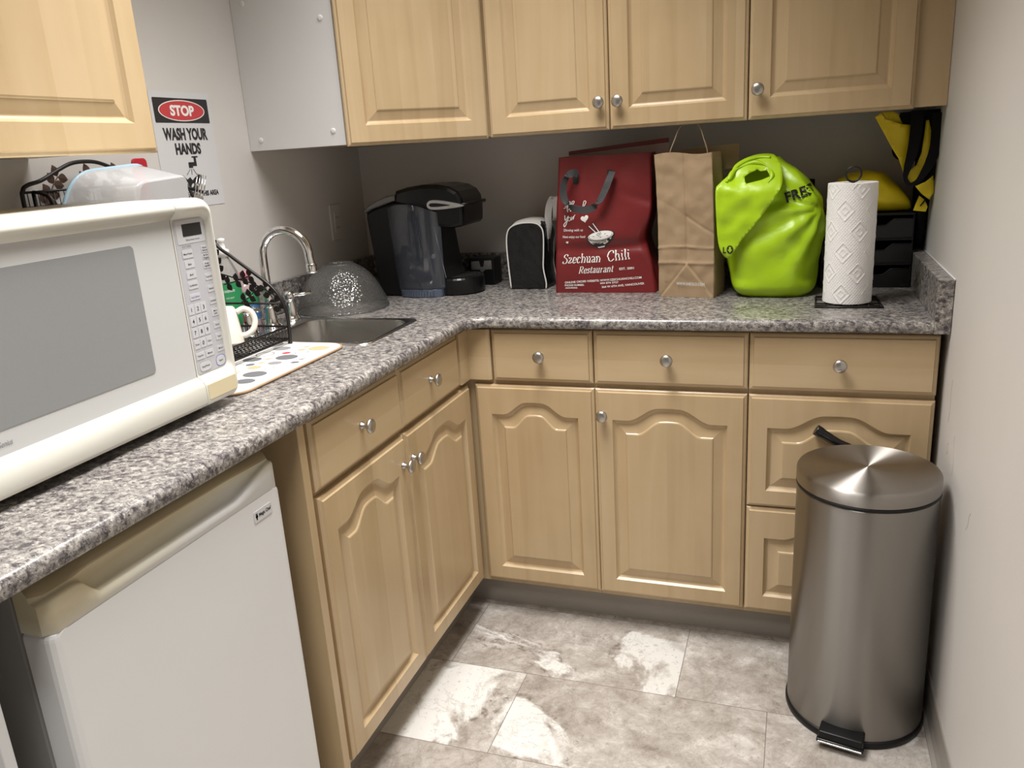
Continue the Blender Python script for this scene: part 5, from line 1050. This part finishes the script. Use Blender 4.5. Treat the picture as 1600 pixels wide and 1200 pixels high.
rim2 = smooth_path([flap(a, b, -0.001) for a, b in [(1135, 285), (1140, 275), (1150, 262), (1165, 252), (1185, 246), (1204, 246)]], 5); mb.tube(rim2, 0.004, LIME, 8)
ff = lambda k: (lambda u, v, d=0: flap(u, -v, -0.0012-k))
mb.text('L', 1132, -391, 9.5, ff(0), INK, 5, 0.03); mb.sheet(ell(1140.5, -390, 5.2, 6.6, 24), ff(0), INK, smooth=False); mb.sheet([(1139, -386), (1142, -386), (1142, -390), (1144.3, -390), (1140.5, -395), (1136.7, -390), (1139, -390)], ff(0.0008), LIME, smooth=False)
lab(mb.build('handle_flap', r), 'folded flap with the cut-out handle')

# dark bottle between bag and bins
c = (1.490, -0.055); r = thing('drink_bottle', 'dark bottle with a black cap behind the lime green bag', 'bottle', (*c, ZC))
DRK = pm('dark_brown_bottle', (0.012, 0.010, 0.009), 0.15, coat=0.4)
mb = MB(); mb.lathe([(0, zc), (0.032, zc), (0.034, zc+0.004), (0.034, 1.09), (0.031, 1.12), (0.020, 1.155), (0.0135, 1.175), (0.0135, 1.185), (0, 1.185)], (*c, 0), DRK, 28); mb.build('bottle', r)
MB().lathe([(0, 1.183), (0.0165, 1.183), (0.0168, 1.205), (0.015, 1.208), (0, 1.208)], (*c, 0), BLACK, 28).build('cap', r)

# ------------------------------------------------------------------ paper towel on its stand
pc = (1.588, -0.418)
r = thing('towel_holder', 'black wire paper towel stand with a loop on top', 'towel holder', (*pc, ZC))
mb = MB(); hx0, hx1, hy0, hy1 = 1.512, 1.668, -0.482, -0.340; zr_ = ZC+0.0032
mb.tube([(hx0, hy0, zr_), (hx1, hy0, zr_), (hx1-0.006, hy1, zr_), (hx0+0.004, hy1, zr_)], 0.0026, WIRE, 8, True)
for q in (0.2, 0.35, 0.5, 0.65, 0.8): mb.tube([(hx0+(hx1-hx0)*q, hy0, zr_), (hx0+(hx1-hx0)*q, hy1, zr_)], 0.0018, WIRE, 6)
for q in (0.14, 0.32, 0.68, 0.86): mb.tube([(hx0, hy0+(hy1-hy0)*q, zr_), (hx1-0.004, hy0+(hy1-hy0)*q, zr_)], 0.0018, WIRE, 6)
mb.lathe([(0, ZC+0.0058), (0.050, ZC+0.0058), (0.050, ZC+0.0075), (0, ZC+0.0075)], (*pc, 0), BLACK, 32); mb.build('base', r)
mb = MB(); mb.tube([(*pc, ZC+0.007), (*pc, 1.216)], 0.0032, WIRE, 8); mb.tube([(pc[0]+0.0175*math.cos(t), pc[1], 1.2335+0.0175*math.sin(t)) for t in [2*math.pi*i/28 for i in range(28)]], 0.0026, WIRE, 8, True); mb.build('rod', r)
mb = MB(); NA, NZ = 220, 230; z0, z1 = ZC+0.0080, 1.2135; L = []
def emb(a, z):                              # quilting: rows of dots, big diamonds with small diamonds inside
    u = a*0.057; h = 0.0
    P_ = 0.051; row = math.floor((z-z0)/P_); zz = (z-z0)-row*P_-P_/2; uu = (u + (0.0358 if row % 2 else 0)) % 0.07163 - 0.035815
    d = abs(uu)/0.021+abs(zz)/0.0245
    if abs(d-1) < 0.07: h += 0.0010
    elif d < 1:
        h -= 0.0004
        if abs(d-0.42) < 0.09: h += 0.0008
    else:
        q = (math.sin(u*2*math.pi/0.0072)*math.sin((z-z0)*2*math.pi/0.0085)); h += 0.0010*max(0, q)-0.0002
    return h
for j in range(NZ+1):
    z = z0+(z1-z0)*j/NZ; L.append([(pc[0]+(0.0572+emb(2*math.pi*i/NA, z))*math.cos(2*math.pi*i/NA), pc[1]+(0.0572+emb(2*math.pi*i/NA, z))*math.sin(2*math.pi*i/NA), z) for i in range(NA)])
mb.loops(L, TOWEL, cap0=False, cap1=False, smooth=True)
ring = lambda rr_, z: [(pc[0]+rr_*math.cos(2*math.pi*i/NA), pc[1]+rr_*math.sin(2*math.pi*i/NA), z) for i in range(NA)]
mb.loops([ring(0.0572, z1), ring(0.0565, z1+0.0008), ring(0.021, z1+0.0004), ring(0.0195, z1-0.003), ring(0.0195, z0+0.003), ring(0.021, z0), ring(0.0572, z0)], TOWEL, cap0=False, cap1=False)
tag(mb.build('paper_towel_roll', fixn=False), 'white quilted paper towel roll standing on the black wire stand', 'paper towels')

# ------------------------------------------------------------------ stacked black bins
prev = None
for k, (zz, wh) in enumerate(((zc, 'black stacking bin at the bottom of the stack, behind the paper towels'), (zc+0.0672, 'black stacking bin in the middle of the stack, behind the paper towels'), (zc+0.1344, 'black stacking bin on top of the stack, under the yellow bag'))):
    r = thing('storage_bin', wh, 'bin', (1.645, -0.115, zz), 0, 'stacked black bins')
    mb = MB(); bx0, bx1, by0, by1, h = 1.529, 1.7585, -0.190, -0.035, 0.0665
    mb.box(bx0, bx1, by0, by1, zz, zz+0.003, BLACK); mb.box(bx0, bx0+0.003, by0, by1, zz+0.003, zz+h, BLACK); mb.box(bx1-0.003, bx1, by0, by1, zz+0.003, zz+h, BLACK); mb.box(bx0+0.003, bx1-0.003, by1-0.003, by1, zz+0.003, zz+h, BLACK)
    mb.box(bx0, bx1, by0-0.003, by1+0.003, zz+h-0.005, zz+h, BLACK, 0.001)
    mb.build('shell', r)
    zf_ = zz+0.018
    o_ = [(bx0+0.003, zz+0.003), (bx1-0.003, zz+0.003), (bx1-0.003, zz+0.052), (bx1-0.050, zz+0.052), (bx1-0.070, zz+0.035), (bx0+0.070, zz+0.035), (bx0+0.050, zz+0.052), (bx0+0.003, zz+0.052)]
    mb = MB(); mb.sheet(o_, lambda u, v, d: (u, by0+d, v), BLACKG, 0.003, smooth=False); mb.tube([(a, by0, b) for a, b in o_[2:]], 0.0016, BLACKG, 6); lab(mb.build('front_panel', r), 'front panel with a lowered middle')

# ------------------------------------------------------------------ yellow bags and the black bag in the right corner
BT = zc+0.1344+0.0665
r = thing('shopping_bag', 'yellow shopping bag lying filled on top of the black bins', 'bag', (1.66, -0.12, BT))
mb = MB(); NA, NJ = 72, 30; L = []
for j in range(NJ+1):
    s_ = j/NJ; x = 1.556+0.192*s_; e = math.sin(math.pi*(0.04+0.92*s_))**0.55
    hh = (0.030+0.085*math.sin(math.pi*min(1, 0.20+s_*0.70))**1.2)*(1-0.30*s_**4); dep = 0.062*e+0.010; yc = -0.115; l = []
    for i in range(NA):
        a = 2*math.pi*i/NA; ca, sa = math.cos(a), math.sin(a); y = yc+dep*math.copysign(abs(ca)**0.8, ca); z = BT+0.0006+hh/2+hh/2*math.copysign(abs(sa)**0.85, sa)
        k = 0.007*noise.noise((x*14, y*14, z*12+2))+0.010*abs(noise.noise((x*17+z*20, y*9, z*22)))-0.002+0.004*noise.noise((x*34+z*20, y*30, z*25)); z2 = z+k*max(0, sa)*1.5; l.append((x+0.006*math.sin(a*2+1)*(1-e), y-k*abs(ca), max(BT+0.0006, z2)))
    L.append(l)
mb.loops(L, YEL, smooth=True); mb.build('body', r)
mb = MB(); P = [(1.768, -0.192, 1.135), (1.779, -0.196, 1.152), (1.783, -0.198, 1.172), (1.776, -0.197, 1.182), (1.768, -0.193, 1.168)]; mb.strap(smooth_path(P, 5), (0, 1, 0.2), 0.018, 0.0025, BLKCLOTH); mb.sheet([(1.752, 1.122), (1.782, 1.118), (1.786, 1.130), (1.778, 1.148), (1.764, 1.160), (1.757, 1.140)], lambda u, v, d: (u, -0.199+d, v), YEL, 0.002, smooth=False); mb.build('strap', r)

r = thing('tote_bag', 'yellow tote bag with wide black straps hanging down beside the right wall', 'bag', (1.72, -0.2, BT))
def ts(pts, Y, m, th=0.002, bend=0.0, step=6):
    return lambda mb: mb.sheet(pts, lambda u, v, d: at(u, v, Y + bend*((u-1415)/40) + 0.010*noise.noise((u*0.03, v*0.03, Y*9)) + d), m, th, step=step, smooth=True)
mb = MB()
ts([(1367, 183), (1377, 176), (1384, 186), (1398, 190), (1410, 194), (1424, 195), (1423, 230), (1419, 262), (1413, 276), (1404, 248), (1394, 232), (1380, 206)], -0.222, YEL, 0.003, 0.02)(mb)
ts([(1378, 175), (1394, 174), (1404, 178), (1410, 193), (1396, 189), (1385, 185)], -0.205, YEL, 0.003)(mb)
ts([(1447, 188), (1452, 187), (1456, 210), (1456, 236), (1449, 256), (1438, 268), (1431, 286), (1424, 288), (1417, 276), (1420, 268), (1432, 258), (1440, 238), (1444, 212)], -0.225, YEL, 0.003)(mb)
ts([(1430, 291), (1446, 284), (1458, 274), (1459, 300), (1452, 312), (1440, 303)], -0.225, YEL, 0.003)(mb)
ts([(1405, 176), (1478, 169), (1475, 200), (1472, 232), (1466, 262), (1459, 282), (1450, 286), (1457, 250), (1461, 215), (1452, 186), (1430, 190), (1412, 193)], -0.212, BLKCLOTH, 0.003)(mb)
mb.build('body', r)
mb = MB()
p = lambda u, v, Y: at(u, v, Y)
P = [p(1434, 172, -0.234), p(1433, 190, -0.239), p(1430, 215, -0.241), p(1425, 240, -0.242), p(1418, 262, -0.242), p(1415, 278, -0.242), p(1422, 288, -0.244), p(1434, 283, -0.246), p(1445, 268, -0.246), p(1455, 250, -0.244), p(1462, 228, -0.242), p(1465, 200, -0.240), p(1466, 176, -0.238)]
wd = [0.030, 0.030, 0.028, 0.025, 0.018, 0.010, 0.009, 0.012, 0.019, 0.025, 0.027, 0.028, 0.028]
Pn = smooth_path(P, 5); wn = [wd[min(i//5, 12)]*(1-(i % 5)/5)+wd[min(i//5+1, 12)]*((i % 5)/5) for i in range(len(Pn))]
D = []
for i, q in enumerate(Pn):
    t = (Pn[min(i+1, len(Pn)-1)]-Pn[max(i-1, 0)]).normalized(); D.append(t.cross(Vector((0, 1, 0))))
mb.strap(Pn, D, wn, 0.002, BLKCLOTH); mb.build('strap', r)
r = thing('cloth_bag', 'black cloth bag squeezed between the bins, wall cabinet and right wall', 'bag', (1.77, -0.15, ZS))
def blob(mb, x0, x1, y0, y1, z0, z1, m, amp=0.006, e=0.45, NA=40, NJ=20):
    L = []
    for j in range(NJ+1):
        q = -1+2*j/NJ; zz = (z0+z1)/2+(z1-z0)/2*q; k = max(0.02, 1-abs(q)**6)**0.5; l = []
        for i in range(NA):
            a = 2*math.pi*i/NA; ca, sa = math.cos(a), math.sin(a); x = (x0+x1)/2+(x1-x0)/2*k*math.copysign(abs(ca)**e, ca); y = (y0+y1)/2+(y1-y0)/2*k*math.copysign(abs(sa)**e, sa)
            o = amp*noise.noise((x*18, y*18, zz*14)); l.append((min(x1, x-abs(o)*abs(ca)*(1 if ca > 0 else -1)), y+abs(o)*(1 if sa < 0 else -1), zz))
        L.append(l)
    mb.loops(L, m, smooth=True)
mb = MB(); blob(mb, 1.7635, W-0.003, -0.160, -0.04, ZS+0.0025, 1.374, BLKCLOTH, 0.003); mb.build('body', r)
mb = MB(); blob(mb, 1.700, W-0.004, -0.150, -0.04, 1.245, 1.375, BLKCLOTH, 0.012, 0.6); mb.build('gathered_top', r)

# ------------------------------------------------------------------ trash can and the tool behind it
tc_ = (1.6292, -0.7957)
r = thing('trash_can', 'round brushed steel pedal trash can in front of the drawers', 'trash can', (*tc_, 0))
n = 96
MB().lathe([(0, 0.0006), (0.152, 0.0006), (0.1535, 0.004), (0.1535, 0.014), (0.151, 0.018), (0.148, 0.018), (0, 0.018)], (*tc_, 0), BLACK, n).build('base_ring', r)
mb = MB(); mb.lathe([(0.1495, 0.0185), (0.150, 0.020), (0.1485, 0.30), (0.1475, 0.575), (0.1470, 0.578), (0.140, 0.578)], (*tc_, 0), CANST, 128, caps=False); mb.build('body', r)
MB().lathe([(0.135, 0.574), (0.1475, 0.5785), (0.1490, 0.580), (0.1490, 0.584), (0.1465, 0.586), (0.135, 0.586)], (*tc_, 0), BLACK, n, caps=False).build('rim', r)
mb = MB(); mb.lathe([(0.1475, 0.5865), (0.1488, 0.588), (0.1488, 0.611), (0.1482, 0.615), (0.1465, 0.618), (0.1435, 0.6195), (0.138, 0.6202), (0.12, 0.6212), (0.08, 0.6222), (0.04, 0.6226), (0.004, 0.623), (0, 0.623)], (*tc_, 0), LIDST, 128, caps=False); mb.build('lid', r)
fd = Vector((-0.20, -0.98, 0)).normalized(); sd = Vector((fd.y*-1, fd.x, 0))
M = Matrix(((sd.x, fd.x, 0, tc_[0]), (sd.y, fd.y, 0, tc_[1]), (0, 0, 1, 0), (0, 0, 0, 1)))
mb = MB(); mb.box(-0.047, 0.047, 0.140, 0.182, 0.020, 0.044, BLACK, 0.004, 3, M); mb.box(-0.050, 0.050, 0.166, 0.186, 0.017, 0.026, BLACKG, 0.003, 3, M); mb.build('pedal', r)
mb = MB(); mb.box(-0.046, 0.046, 0.1855, 0.1875, 0.018, 0.0225, SILVER, 0.0006, 1, M); 
pe_ = [o for o in r.children if o.name.startswith('pedal')][0]; lab(mb.build('trim', pe_), 'bright strip on the pedal edge')
r = thing('brush', 'black tool handle poking up behind the trash can', 'brush', (1.64, -0.631, 0))
mb = MB(); P = [(1.668, -0.6300, 0.05), (1.668, -0.6300, 0.30), (1.660, -0.6300, 0.50), (1.625, -0.6298, 0.583), (1.573, -0.6296, 0.613), (1.548, -0.6294, 0.6285), (1.523, -0.6292, 0.6435)]
Pn = smooth_path(P, 6); mb.tube(Pn, [0.008+0.0045*(i/(len(Pn)-1))+(0.0015 if i > len(Pn)-5 else 0) for i in range(len(Pn))], BLACKG, 12); mb.build('handle', r)
mb = MB(); mb.box(1.63, 1.71, -0.6395, -0.6205, 0.028, 0.055, BLACK, 0.004); mb.box(1.632, 1.708, -0.638, -0.622, 0.0006, 0.028, BLACKM); mb.build('brush_head', r)
